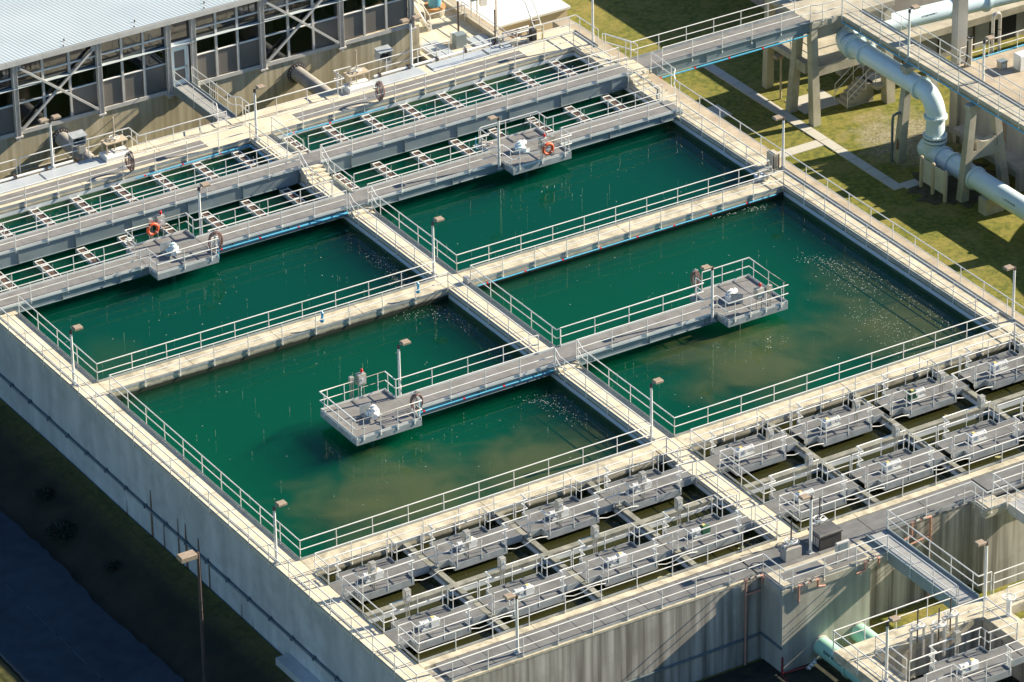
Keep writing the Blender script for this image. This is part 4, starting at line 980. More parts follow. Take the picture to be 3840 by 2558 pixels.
# shrubs in the shade
for (x,y,r,h,l) in ((-4.4,16.8,.95,.8,'dark shrub with ragged top on the shaded verge, the larger one'),(-3.6,20.1,.6,.55,'dark low shrub on the shaded verge, left of the larger one'),(-3.9,12.2,.45,.5,'small round dark shrub on the shaded verge')):
    t = thing('shrub', l, 'shrub', (x,y,ground_z(x,y)), 'shrubs on the shaded verge')
    b = MB(); z0 = ground_z(x,y)
    for _ in range(int(900*r)):
        a_ = rnd.uniform(0,2*PI); rr_ = r*math.sqrt(rnd.random())*rnd.uniform(.6,1.15); zz_ = z0+h*rnd.random()**.8*(1-.5*(rr_/r)**2)
        p = Vector((x+rr_*math.cos(a_), y+rr_*math.sin(a_), zz_)); d1 = Vector((rnd.uniform(-1,1),rnd.uniform(-1,1),rnd.uniform(-1,1)))*.07; d2 = Vector((rnd.uniform(-1,1),rnd.uniform(-1,1),rnd.uniform(-1,1)))*.07
        b.add([p-d1,p+d2,p+d1,p-d2],[(0,1,2,3)])
    b.v = [(vx,vy,z0+(vz-z0)*.6) for vx,vy,vz in b.v]; b.build('foliage', M['shrub'], t); st_ = MB()
    for k in range(4): st_.tube([(x,y,z0-.05),(x+rnd.uniform(-.3,.3)*r,y+rnd.uniform(-.3,.3)*r,z0+h*.8)],[.03,.01],5)
    st_.build('stem', M['bronze'], t)
# ------------------------------------------------------------------ long footbridge to the tower
GZ = -6.5
bridge('long grey footbridge from the tank corner to the concrete tower', 43.2,54.4,35.87,37.4,0.0,.62,(),BG)
R('near handrail of the long footbridge to the tower', (44.2,35.84),(54.45,35.84), toe=1, drop=.3)
R('far handrail of the long footbridge to the tower', (54.45,37.43),(43.1,37.43), toe=1, drop=.3)
R('ramp handrails where the long footbridge meets the right outer walkway', (XR1+.0,39.2),(43.2,37.5),(43.2,36.9), toe=0)
blue_pipe('blue pipe hung below the long footbridge', [(43.4,35.72,-.74),(54.2,35.72,-.74)], .05)
MB().cbox(42.5,43.2,35.7,37.6,-.3,-.002,.01).build('landing', M['deck'], tank)
# ------------------------------------------------------------------ tower
tw = thing('concrete_tower', 'beige concrete tower on splayed legs carrying the walkway junction', 'tower', (57,38,GZ))
def leg(p, q_, w0, w1, par, m='tower'):
    b = MB(); P, Q = Vector(p), Vector(q_); vs = []
    for c_, w_ in ((P,w0),(Q,w1)):
        for a, d in ((-1,-1),(1,-1),(1,1),(-1,1)): vs.append((c_.x+a*w_/2, c_.y+d*w_/2, c_.z))
    b.add(vs, [(0,3,2,1),(4,5,6,7),(0,1,5,4),(1,2,6,5),(2,3,7,6),(3,0,4,7)]); return b.build('leg', M[m], par)
leg((54.62,35.45,GZ-.2),(54.62,35.9,-.36),.52,.44,tw); leg((54.5,37.75,GZ-.2),(54.62,37.2,-.7),.52,.44,tw)
leg((60.0,35.6,GZ-.2),(59.9,36.0,-.36),.6,.5,tw); leg((59.9,40.2,GZ-.2),(59.9,40.0,-.36),.6,.5,tw); leg((55.2,41.2,GZ-.2),(55.2,41.0,-.36),.5,.45,tw)
b = MB(); b.cbox(54.42,60.3,35.62,41.3,-.35,-.003,.02); b.build('platform', M['tower'], tw)
for ya in (35.9,40.6): MB().box(54.9,60.0,ya,ya+.35,-1.25,-.352).build('beam', M['tower'], tw)
b = MB(); b.cbox(54.75,59.6,36.3,41.0,-3.45,-3.1,.02); b.build('lower_platform', M['tower'], tw)
MB().box(54.42,54.85,36.3,37.45,-3.5,-2.85).build('cross_beam', M['tower'], tw); MB().box(55.0,59.75,35.75,36.28,-3.6,-3.0).build('cross_beam', M['tower'], tw)
b = MB(); b.box(56.2,59.3,38.5,40.5,-.001,2.4); b.build('upper_room', M['tower'], tw)
for a_, l in ((((54.5,37.5,0),(54.5,41.2,0)),'handrail on the left edge of the tower top'),(((54.5,35.84,0),(54.75,35.64,0),(56.5,35.6,0)),'handrail at the near corner of the tower top by the long footbridge')):
    R(l, *a_[0:], toe=0)
R('handrail along the near edge of the lower tower platform', (55.1,36.0,-3.05),(59.3,36.0,-3.05), toe=0)
R('handrail across the left end of the lower tower platform', (55.0,40.8,-3.1),(55.0,36.4,-3.1), toe=0)
# stairs at the foot of the tower
st = thing('concrete_stairs', 'short concrete stairs with handrails under the tower and big white pipe', 'stairs', (57.5,37,GZ))
b = MB()
for k in range(6): b.cbox(57.45+.27*k,59.3,36.15,37.35,GZ-.05+.2*k,GZ+.2*(k+1),.015)
b.build('flight', M['tower'], st); MB().cbox(59.07,60.6,35.6,37.35,GZ+1.0,GZ+1.2,.02).build('landing', M['tower'], st)
for x_,y_ in ((60.4,35.75),(60.4,37.2)): MB().box(x_-.1,x_+.1,y_-.1,y_+.1,GZ-.1,GZ+1.0).build('landing_leg', M['tower'], st)
for y in (36.12,37.4): R('stair handrail '+('near' if y < 37 else 'far')+' side of the short concrete stairs', (57.4,y,GZ+.02),(59.05,y,GZ+1.2),(60.5,y,GZ+1.2), toe=0, drop=.02)
# ------------------------------------------------------------------ elevated walkway on A-frames
ew = thing('elevated_walkway', 'beige elevated concrete walkway running from the tower past the pale pipe', 'walkway', (57.2,24,0))
b = MB(); y = 11.0
while y < 35.6: b.cbox(56.5,57.9,y,min(y+2.95,35.6),-.24,.0,.015); y += 2.97
b.build('deck', M['tower'], ew)
for xa in (56.62,57.6): MB().box(xa,xa+.18,11,35.6,-.55,-.242).build('beam', M['tower'], ew)
for yc in (28.95,22.85,15.5):
    leg((55.95,yc,GZ-.2),(56.45,yc,-.86),.52,.42,ew); leg((59.0,yc+.1,GZ-.2),(58.05,yc+.05,-.86),.52,.42,ew)
    b = MB(); b.cbox(56.1,58.4,yc-.25,yc+.28,-.86,-.552,.02); b.build('cap_beam', M['tower'], ew)
for yc in (22.85,15.5):
    b = MB(); b.box(56.15,58.75,yc-.18,yc+.22,-4.0,-3.5); b.build('cross_beam', M['tower'], ew)
    ps = [(56.75,-3.49),(58.15,-3.49),(58.15,-2.95)] + [(57.45+.55*math.cos(a_),-2.75-.30*math.sin(a_)) for a_ in [.3+.22*i for i in range(12)]] + [(56.75,-2.95)]
    n_ = len(ps); b = MB(); b.add([(x,yc-.17,z) for x,z in ps]+[(x,yc+.21,z) for x,z in ps], [tuple(range(n_)),tuple(reversed(range(n_,2*n_)))]+[(i,n_+i,n_+(i+1)%n_,(i+1)%n_) for i in range(n_)]); b.build('pipe_saddle', M['tower'], ew)
R('near handrail of the elevated walkway beside the pale pipe', (56.47,35.5),(56.47,11), toe=0, drop=.3)
R('far handrail of the elevated walkway beside the right tank', (57.93,35.5),(57.93,11), toe=-1, drop=.3)
MB().cyl((56.42,11,-.36),(56.42,35.5,-.36),.045,8).build('cable_pipe', M['blue'], ew)
lamp(56.47,28.97,-.2,'lamp post on the near edge of the elevated walkway',0); lamp(58.05,24.0,-.6,'lamp post on the far edge of the elevated walkway',0)
t = thing('low_lamp', 'low beige lamp post on the lawn beside the tower', 'lamp post', (54.9,39.4,GZ))
MB().cyl((54.9,39.4,GZ-.05),(54.9,39.4,GZ+2.75),.07,10).build('pole', M['wood'], t, smooth=True); q = MB(); q.cbox(54.45,54.95,39.2,39.6,GZ+2.72,GZ+2.92,.03); q.build('lamp_head', M['lamp'], t)
t = thing('extinguisher', 'dull red fire extinguisher on the leg of the elevated walkway', 'extinguisher', (55.7,28.8,GZ+.9))
MB().cyl((55.66,28.72,GZ+.9),(55.66,28.72,GZ+1.40),.06,12).build('cylinder', M['brown'], t, smooth=True); MB().cyl((55.66,28.72,GZ+1.40),(55.66,28.72,GZ+1.58),.035,8).build('valve', M['black'], t)
t = thing('riser_pipe', 'steel hook-topped riser pipe beside the walkway leg', 'pipe', (55.7,29.5,GZ))
MB().tube([(55.55,29.1,GZ-.05),(55.55,29.1,-3.9),(55.6,29.1,-3.6),(55.8,29.0,-3.45),(56.1,28.9,-3.45)],.08,10).build('pipe', M['conduit'], t, smooth=True)
# ------------------------------------------------------------------ big pale-blue pipe
bp_ = thing('large_pipe', 'large pale blue flanged pipe dropping from the tower and running along the lawn', 'pipe', (56.6,26.3,GZ))
def arc(c, u, v, r, a0, a1, n): return [Vector(c)+Vector(u)*r*math.cos(a0+(a1-a0)*i/n)+Vector(v)*r*math.sin(a0+(a1-a0)*i/n) for i in range(n+1)]
X_ = 56.55
MB().cyl((X_,27.15,-5.05),(X_,-6,-5.05),.60,28).build('low_run', M['bluepipe'], bp_, smooth=True)
MB().tube([(X_,27.15,-5.05),(X_,27.3,-5.05),(X_,27.38,-5.05)],[.62,.55,.3],28).build('end_cap', M['bluepipe'], bp_, smooth=True)
MB().cyl((X_,26.35,-5.05),(X_,26.35,-4.15),.60,28).build('tee', M['bluepipe'], bp_, smooth=True)
up_ = [Vector((X_,26.35,-4.1)),Vector((X_,26.35,-2.75))] + arc((X_,27.55,-2.75),(0,-1,0),(0,0,1),1.2,0,PI/2,10) + [Vector((X_,28.5,-1.55)),Vector((X_,34.3,-1.5))]
MB().tube(up_, .58, 28).build('riser', M['bluepipe'], bp_, smooth=True)
MB().tube([(X_,34.2,-1.5),(X_,34.6,-1.5)]+arc((58.0,34.6,-1.55),(-1,0,0),(0,1,0),1.45,0,PI/2,10)+[(58.8,36.05,-1.6)], .70, 28).build('elbow', M['bluepipe'], bp_, smooth=True)
MB().tube([(58.7,36.05,-1.62),(62,36.05,-1.75),(72,36.05,-2.2),(80,36.05,-2.6)], .56, 26).build('cross_run', M['bluepipe'], bp_, smooth=True)
def flange(c, ax, r, w_=.07, m='bluepipe'):
    c = Vector(c); ax = Vector(ax).normalized(); o = MB().cyl(c-ax*w_, c+ax*w_, r, 30).build('flange', M[m], bp_, smooth=True)
    bo = MB(); u = ax.orthogonal().normalized(); v = ax.cross(u)
    for k in range(22): a_ = 2*PI*k/22; p = c+(u*math.cos(a_)+v*math.sin(a_))*(r-.045); bo.cyl(p-ax*(w_+.04), p+ax*(w_+.04), .03, 6)
    tag(bo.build('bolts', M['frame'], o), kind='stuff')
for y in (25.5,24.55,22.4,16.9): flange((X_,y,-5.05),(0,1,0),.70)
flange((X_,26.35,-4.2),(0,0,1),.70); flange((X_,26.35,-3.95),(0,0,1),.70,.06); flange((X_,26.35,-2.75),(0,0,1),.69); flange((X_,27.8,-1.55),(0,1,0),.70)
flange((X_,33.2,-1.5),(0,1,0),.71); flange((X_,34.3,-1.5),(0,1,0),.80)
flange((64.9,36.05,-1.88),(1,0,-.045),.70); flange((67.2,36.05,-1.98),(1,0,-.045),.70)
for z in (-4.06,-4.3): MB().ring((X_,26.35,z),(0,0,1),.63,.05,30,6).build('joint_band', M['black'], bp_)
# black stencilled lettering on the pipes (tiny, as on the photograph)
def lettering(txt, loc, rot, size, par, m='black'):
    cu = bpy.data.curves.new('lettering','FONT'); cu.body = txt; cu.size = size; cu.extrude = .004; cu.align_x = 'CENTER'
    tmp = bpy.data.objects.new('tmp_text', cu); COL.objects.link(tmp)
    dg = bpy.context.evaluated_depsgraph_get(); me = bpy.data.meshes.new_from_object(tmp.evaluated_get(dg)); bpy.data.objects.remove(tmp)
    me.materials.clear(); me.materials.append(M[m]); o = bpy.data.objects.new('lettering', me); COL.objects.link(o)
    o.parent = par; o.location = Vector(loc)-ORG[par.name]; o.rotation_euler = rot; ORG[o.name] = Vector(loc); return o
def pipe_side(par, axis_pt, r, ang, txt, size, along):
    """text on the skin of a horizontal pipe; ang from horizontal on the camera side"""
    ax = Vector(along).normalized(); up = Vector((0,0,1)); out = ax.cross(up).normalized()
    n_ = out*math.cos(ang)+up*math.sin(ang); p = Vector(axis_pt)+n_*(r+.006)
    y_ = (up*math.cos(ang)-out*math.sin(ang)); x_ = y_.cross(n_)
    mt = Matrix((x_,y_,n_)).transposed().to_euler(); return lettering(txt, p, mt, size, par)
pipe_side(bp_, (X_,18.6,-5.05), .60, .35, '\u2190 SETTLED WATER', .13, (0,-1,0))
pipe_side(bp_, (62.8,36.05,-1.79), .56, .3, 'SETTLED WATER \u2192', .13, (1,0,-.045))
for y in (20.9,14): MB().cbox(55.9,57.2,y-.35,y+.35,GZ-.1,GZ+1.0,.03).build('pipe_plinth', M['tower'], bp_)
# board on timber posts
t = thing('notice_board', 'blank grey board on three timber posts seen from behind, beside the pipe', 'board', (55.05,24.4,GZ))
for y in (25.53,24.42,23.25): MB().tube([(55.05,y,GZ-.1),(55.05,y,GZ+1.9),(55.05,y,GZ+1.98)],[.12,.12,.07],12).build('post', M['wood'], t, smooth=True)
for a_, b_ in ((23.36,24.31),(24.53,25.42)): MB().box(55.06,55.10,a_,b_,GZ+.4,GZ+1.85).build('panel', M['board'], t)

# ------------------------------------------------------------------ tanks and buildings on the right
t = thing('right_tank', 'grey concrete tank with tan deck behind the elevated walkway', 'tank', (64,25,GZ))
MB().box(60.2,86,19.5,29.6,GZ-.5,-2.05).build('wall', M['wall_grey'], t); MB().cbox(60.15,86,19.5,29.66,-2.048,-1.9,.02).build('deck', M['tanstrip'], t)
MB().box(59.2,60.19,21.8,28.3,-5.3,-5.0).build('ledge', M['wall_grey'], t); MB().box(59.3,60.19,21.9,22.3,GZ-.2,-5.31).build('ledge_pier', M['wall_grey'], t)
MB().box(59.98,60.19,28.9,29.2,GZ-.2,-2.06).build('pilaster', M['tower'], t)
for y in (24.5,24.75): MB().cyl((60.12,y,-5.0),(60.12,y,-2.2),.03,8).build('conduit', M['rust'], t)
R('handrail with blue pipe along the far edge of the right tank deck', (60.6,29.55,-1.9),(75,29.55,-1.9), toe=0)
blue_pipe('blue pipe at the foot of the right tank handrail', [(61.2,29.62,-1.86),(76,29.62,-1.86)], .05, 90)
t = thing('vent_pipe', 'shiny inverted U vent pipe behind the right tank rail', 'pipe', (63.45,29.9,-3))
MB().tube([(63.2,29.95,-4.5),(63.2,29.95,.25)]+arc((63.45,29.95,.25),(-1,0,0),(0,0,1),.25,0,PI,10)[1:]+[(63.7,29.95,-4.5)],.10,14).build('pipe', M['stainless'], t, smooth=True)
for x,z in ((63.2,-.7),(63.7,-.55),(63.2,-2.2),(63.7,-2.2)): MB().ring((x,29.95,z),(0,0,1),.105,.02,14,6).build('band', M['black'], t)
t = thing('standpipe', 'pale vertical cylinder beside the rail corner of the right tank', 'standpipe', (61.0,29.2,-1.9))
MB().cyl((61.0,29.2,-1.95),(61.0,29.2,-.12),.15,18).build('cylinder', M['tower'], t, smooth=True); MB().ring((61.0,29.2,-.1),(0,0,1),.15,.04,16,6).build('collar', M['black'], t); MB().tube([(60.85,29.2,-.3),(60.8,29.2,-1.4),(60.5,29.0,-1.8)],.05,8).build('side_pipe', M['black'], t)
t = thing('meter_box', 'small grey meter box on the right tank deck', 'box', (62.37,27.9,-1.9))
MB().cbox(62.15,62.6,27.7,28.1,-1.89,-1.45,.02).build('cabinet', M['tower'], t); MB().box(62.11,62.64,27.66,28.14,-1.45,-1.41).build('lid', M['beamsteel'], t); MB().box(62.25,62.5,27.685,27.699,-1.8,-1.55).build('dial_panel', M['board'], t)
t = thing('white_cabinet', 'white cabinet on the right tank deck at the photo edge', 'cabinet', (63.3,27.2,-1.9))
MB().cbox(62.95,63.9,26.9,27.6,-1.89,-.95,.03).build('cabinet', M['white'], t); MB().tube([(62.9,27.0,-1.88),(62.88,26.98,-1.5),(62.95,26.95,-1.2)],.03,8).build('cable', M['stainless'], t)
t = thing('support_column', 'tall grey column rising behind the elevated walkway', 'column', (60.85,29.95,-6.5))
MB().cbox(60.5,61.2,29.72,30.3,GZ-.2,4.4,.03).build('shaft', M['wall_grey'], t); MB().cbox(60.3,61.4,29.6,30.4,4.4,4.9,.03).build('head', M['tower'], t)
t = thing('round_tank', 'round concrete tank at the right, outside the photo', 'tank', (70.5,10,GZ))
MB().cyl((70.5,8.5,GZ-.3),(70.5,8.5,-1.8),10.0,64).build('wall', M['wall_grey'], t)
t = thing('filter_building', 'grey concrete filter building with projecting ledge behind the big pipe', 'building', (70,44,GZ))
MB().box(61.2,92,38.6,62,GZ-.5,-4.75).build('wall', M['wall_grey'], t)
lg = MB(); lg.cbox(61.0,92,38.2,38.95,-4.74,-4.25,.04); lg.build('ledge', M['tower'], t)
MB().box(62.0,92,40.4,62,-4.749,-2.0).build('upper_wall', M['wall_grey'], t); MB().cbox(61.8,92.2,40.2,62.2,-1.999,-1.75,.03).build('roof', M['tower'], t)
for x0,x1 in ((69.6,71.6),(73.0,76.0)): MB().box(x0,x1,38.57,38.62,GZ,-4.95).build('doorway', M['dark'], t)
for x in (63.2,65.8,68.4): MB().box(x-.05,x+.05,38.5,38.6,GZ,-4.76).build('downpipe', M['bronze'], t)
# ------------------------------------------------------------------ yard behind the tank corner
t = thing('yard_platform', 'cream concrete yard platform with covers behind the tank, beside the glazed building', 'platform', (38,49,-2.3))
b = MB(); y = 43.5
while y < 60:
    for xa, xb in ((35.9,38.3),(38.31,40.6)): b.cbox(xa,xb,y,y+2.7,-2.45,-2.3,.01)
    y += 2.71
b.build('deck', M['deck'], t); MB().box(35.9,40.6,43.5,60,-7,-2.451).build('base', M['wall_tan'], t)
MB().box(40.6,43.6,43.5,62,-7,-4.2).build('lower_deck', M['tanstrip'], t)
MB().box(40.45,40.62,43.5,60,-2.299,-1.95).build('kerb', M['tower'], t)
for x0,x1,y0,y1 in ((36.3,37.6,47.8,50.0),(39.1,40.35,47.9,49.1)): MB().cbox(x0,x1,y0,y1,-2.299,-2.2,.02).build('cover_plate', M['cover'], t)
MB().box(37.8,39.0,45.6,47.4,-2.299,-2.29).build('pit_grating', M['grating'], t)
R('handrail along the left edge of the yard platform by the building corner', (36.0,43.6,-2.3),(36.0,50.8,-2.3), toe=0)
R('handrail along the right edge of the yard platform', (40.5,60,-2.3),(40.5,43.6,-2.3), toe=0)
R('handrail across the middle of the yard platform', (38.0,51.3,-2.3),(40.4,51.3,-2.3), toe=0)
R('short handrail of the yard platform beside the blue drum', (37.2,52.2,-2.3),(37.2,56,-2.3), toe=0)
t = thing('yard_cabinet', 'dark grey cabinet with tall pole on the yard platform', 'cabinet', (38.3,48.6,-2.3))
MB().cbox(38.0,38.7,48.3,48.8,-2.29,-1.45,.02).build('cabinet', M['beamsteel'], t); MB().cyl((38.75,49.3,-2.3),(38.75,49.3,.2),.06,10).build('pole', M['bronze'], t)
MB().cbox(38.1,38.5,48.85,49.2,-2.29,-1.6,.02).build('side_box', M['white'], t)
t = thing('hooded_panel', 'dark hooded panel on a pipe stand at the yard kerb', 'panel', (41.1,51.3,-2.3))
MB().cbox(40.75,41.35,51.0,51.6,-1.0,-.3,.03).build('hood', M['beamsteel'], t); p = MB()
for dx in (-.2,.2): p.cyl((41.05+dx,51.3,-4.2),(41.05+dx,51.3,-1.0),.04,8)
p.build('stand', M['frame'], t); MB().cbox(41.5,41.9,51.2,51.5,-1.6,-.5,.02).build('side_cabinet', M['white'], t)
t = thing('blue_drum', 'blue vertical drum on a rusty round base at the yard back', 'tank', (39.4,53.2,-2.3))
MB().cyl((39.45,53.2,-1.75),(39.45,53.2,1.6),.38,24).build('drum', M['bluedrum'], t, smooth=True); MB().cyl((39.45,53.2,-1.86),(39.45,53.2,-1.74),.66,24).build('rim', M['rust'], t); MB().cyl((39.45,53.2,-2.31),(39.45,53.2,-1.86),.60,24).build('base', M['tower'], t)
MB().cyl((39.9,53.2,-1.8),(39.9,53.2,1.2),.06,10).build('side_pipe', M['white'], t)
t = thing('ship_ladder', 'white steep ladder stairs beside the building corner', 'ladder', (37.4,51.6,-2.3))
l_ = MB()
for dx in (0,.55): l_.beam((36.6,53.5+dx*.1,1.6),(38.0-.0,51.4+dx,-2.25),.06,.14)
for k in range(13): u_ = (k+.5)/13; l_.beam((36.6+1.4*u_,53.5-2.1*u_,1.6-3.85*u_),(36.6+1.4*u_+.1,53.5-2.1*u_+.6,1.6-3.85*u_),.12,.03)
l_.build('stringers_and_treads', M['white'], t); hr = MB()
for dy in (0,.62): hr.tube([(36.6,53.45+dy,2.4),(38.05,51.35+dy,-1.4),(38.1,51.3+dy,-2.28)],.03,8)
hr.build('ladder_rail', M['rail'], t)
t = thing('valve_cluster', 'tangle of grey pipes and valves at the right end of the far walkway', 'valves', (38.5,43.2,0))
for k,(x0,y0,x1,y1,z) in enumerate(((37.7,42.9,39.6,42.9,.3),(37.8,43.2,40.2,43.2,.45),(38.3,42.6,39.4,42.6,.2),(38.2,43.4,39.9,43.4,.6))): MB().tube([(x0,y0,.02),(x0,y0,z),(x1,y1,z),(x1,y1,.02)],.07,10).build('pipe', M['frame'] if k%2 else M['stainless'], t, smooth=True)
for x,y in ((38.4,42.9),(39.1,43.2),(38.8,42.6)): MB().ring((x,y,.62),(0,0,1),.14,.025,16,6).build('handwheel', M['bronze'], t)
MB().cyl((37.8,43.6,0),(37.8,43.6,2.1),.045,8).build('stem', M['bronze'], t); MB().cbox(39.7,40.0,42.6,43.0,0,.7,.02).build('box', M['black'], t); MB().cyl((40.25,42.4,0),(40.25,42.4,.95),.04,8).build('marker_post', M['yellow'], t)
t = thing('access_ladder', 'white caged ladder frame at the far walkway corner leaning toward the white roof', 'ladder', (40.6,43.6,0))
al = MB()
for dx in (0,.5): al.tube([(40.6+dx,43.6,-.2),(40.4+dx,44.4,1.5),(40.2+dx,45.2,2.0)],.035,8)
for k in range(6): al.cyl((40.58-.03*k,43.65+.13*k,.05+.26*k),(41.08-.03*k,43.65+.13*k,.05+.26*k),.02,6)
al.build('ladder', M['rail'], t)
t = thing('low_building', 'low cream building with flat bright white roof and brown doorway', 'building', (47,57,GZ))
MB().box(43.9,49.7,54.7,66,GZ-.3,-5.15).build('wall', M['cream'], t); MB().cbox(43.75,49.85,54.55,66,-5.148,-4.98,.03).build('roof', M['whiteroof'], t)
MB().box(45.3,46.2,54.66,54.71,GZ-.2,-5.6).build('door', M['brown'], t); MB().tube([(47.3,54.6,-5.3),(47.0,54.55,-5.8)],.05,8).build('spout', M['bronze'], t)
MB().box(43.7,50.3,53.9,54.68,GZ-.1,GZ+.06).build('apron', M['tanstrip'], t)
lamp(43.3,52.5,-4.2,'lamp pole standing in front of the white roof',0)
# ------------------------------------------------------------------ near right: light footbridge and lower structure
M['plate'] = bpy.data.materials['pale_metal_plate']
fb = thing('footbridge', 'pale footbridge from the near walkway down to the inlet structure', 'bridge', (24.2,-17,0), BG)
b = MB()
for k in range(5): b.box(23.62,24.74,-20.3+1.46*k,-20.3+1.46*(k+1)-.01,-.05,.012)
b.build('deck', M['plate'], fb)
for x in (23.58,24.78): MB().box(x-.035,x+.035,-20.35,-13.0,-.48,.16).build('girder', M['beamsteel'], fb)
R('left handrail of the pale footbridge to the inlet structure', (23.52,-14.85),(23.52,-20.3), toe=0, drop=.3)
R('right handrail of the pale footbridge to the inlet structure', (24.84,-12.95),(24.84,-20.2),(25.6,-20.2), toe=0, drop=.3)
gb = thing('footbridge', 'short footbridge stub with rails at the right photo edge', 'bridge', (31.1,-14.2,0), BG)
b = MB()
for k in range(3): b.box(31.2,33.0,-16.6+.82*k,-16.6+.82*k+.81,-.05,-.012)
b.build('deck', M['plate'], gb)
for y in (-14.3,-16.6): MB().box(31.15,33.0,y-.03,y+.03,-.5,-.06).build('girder', M['beamsteel'], gb)
MB().box(31.08,31.16,-16.65,-14.22,-.5,.06).build('end_plate', M['frame'], gb)
R('left handrail of the footbridge stub at the right photo edge', (31.1,-13.0),(31.12,-16.6), toe=0, drop=.3)
# things on the near walkway
t = thing('generator_box', 'black box with dark lid beside the lamp on the near walkway', 'box', (21.6,-12.4,0))
MB().cbox(21.0,22.25,-12.85,-11.95,.05,.72,.03).build('body', M['black'], t); MB().cbox(20.95,22.3,-12.9,-11.9,.722,.85,.05).build('lid', mat('dark_grey_lid', (.09,.09,.09), (.13,.125,.12), 3, rough=.6), t)
lv = MB()
for k in range(6): lv.box(20.985,20.999,-12.75+.14*k,-12.68+.14*k,.15,.62)
lv.build('louvre', M['frame'], t)
def valve_stand(x, y, label, h=.95, grp='handwheel valves', stem=1.6, block=None):
    t = thing('handwheel_valve', label, 'valve', (x,y,0), grp)
    if block: MB().cbox(*block,.0,.62,.02).build('pedestal', M['wall_grey'], t)
    f = MB()
    for dx in (-.36,.36): f.box(x+dx-.04,x+dx+.04,y-.05,y+.05,-.9 if not block else .62,h-.12)
    f.box(x-.44,x+.44,y-.09,y+.09,h-.14,h-.05); f.build('frame', M['frame'], t)
    wv = MB(); wv.ring((x,y,h+.08),(0,0,1),.29,.028,26,7)
    for k in range(3): a_ = 2*PI*k/3+.4; wv.cyl((x,y,h+.06),(x+.29*math.cos(a_),y+.29*math.sin(a_),h+.08),.02,6)
    wv.cyl((x,y,h-.05),(x,y,h+.12),.07,10); wv.build('handwheel', M['white'], t)
    MB().cyl((x,y,h-.9),(x,y,h+stem),.035,8).build('stem', M['bronze'], t)
valve_stand(19.55,-12.55,'handwheel valve on a grey concrete pedestal left of the lamp',.85,stem=1.25,block=(19.1,20.0,-12.8,-12.3))
valve_stand(21.75,-11.75,'handwheel valve behind the black box on the near walkway',.95,stem=1.25)
t = thing('gauge_panel', 'grey gauge panel on two posts in front of the black box', 'panel', (21.35,-14.2,0))
MB().cbox(20.98,21.72,-14.28,-14.12,.62,1.12,.02).build('panel', M['board'], t); MB().box(21.1,21.6,-14.295,-14.281,.7,1.05).build('gauge', M['beamsteel'], t); p = MB()
for x in (21.05,21.65): p.cyl((x,-14.2,0),(x,-14.2,.62),.035,8)
p.build('post', M['frame'], t)
def copper(label, pts):
    t = thing('salmon_pipe', label, 'pipe', pts[0][0], 'salmon coloured pipes on the near walls')
    for pl in pts: MB().tube(pl,.05,9).build('pipe', M['copper'], t, smooth=True)
    a = Vector(pts[0][0]).lerp(Vector(pts[0][1]),.5)
    return t
def valve_on(t, x, y, z):
    MB().cyl((x-.1,y,z),(x+.1,y,z),.085,10).build('valve', M['stainless'], t); MB().ring((x,y,z+.14),(0,0,1),.08,.015,12,5).build('handle', M['black'], t)
t = copper('salmon pipe with valves down the near wall, left of the projecting block', [[(16.5,-13.25,-4.6),(16.5,-13.25,.12),(17.4,-13.3,.12),(17.4,-13.3,-.35)],[(16.5,-13.25,-.7),(17.35,-13.25,-.7)]]); valve_on(t,16.8,-13.27,.14); valve_on(t,17.15,-13.28,.14)
t = copper('short salmon pipe with valves on the front of the projecting block', [[(18.3,-15.0,-.75),(18.3,-15.0,.1),(19.4,-15.0,.1),(19.4,-15.0,-.3),(19.8,-15.05,-.35)]]); valve_on(t,18.7,-15.0,.12); valve_on(t,19.1,-15.0,.12)
t = copper('short salmon pipe with valves at the right end of the projecting block', [[(21.6,-15.0,-.35),(22.1,-15.0,-.3),(22.1,-15.0,.12),(22.9,-15.0,.12),(22.9,-15.0,-.35)]]); valve_on(t,22.4,-15.0,.14); valve_on(t,22.65,-15.0,.14)
t = copper('salmon pipe ladder with valves on the striped wall right of the pale footbridge', [[(25.2,-13.35,-.75),(26.1,-13.25,-.6),(26.1,-13.25,.1),(27.2,-13.25,.1),(27.2,-13.25,-4.4)],[(25.3,-13.3,-1.15),(27.2,-13.25,-.95)]]); valve_on(t,26.4,-13.25,.12); valve_on(t,26.8,-13.25,.12)
t = thing('hydrant_pipe', 'red pipe with valves at the foot of the projecting block', 'pipe', (17.4,-15.3,-4.7))
dr_m = mat('dull_red_pipe', (.22,.03,.03), (.3,.05,.05), 3, rough=.6); MB().tube([(17.45,-14.95,-3.6),(17.45,-14.95,-4.6),(17.3,-15.8,-4.62)],.05,8).build('pipe', dr_m, t); MB().tube([(17.45,-14.95,-4.5),(18.7,-15.2,-4.4)],.045,8).build('branch', dr_m, t); MB().tube([(18.4,-15.6,-4.2),(19.1,-15.4,-4.0)],.07,8).build('manifold', M['stainless'], t)
for k in range(3): MB().cyl((18.5+.2*k,-15.62+.06*k,-4.15+.05*k),(18.5+.2*k,-15.75+.06*k,-4.15+.05*k),.07,10).build('outlet', M['white'], t)
t = thing('wall_conduit', 'dark conduit along the foot of the near wall and round the block', 'conduit', (14,-13.2,-3.1))
MB().tube([(8,-13.16,-3.3),(17.46,-13.16,-3.2),(17.46,-14.86,-3.2)],.05,8).build('pipe', M['conduit'], t)
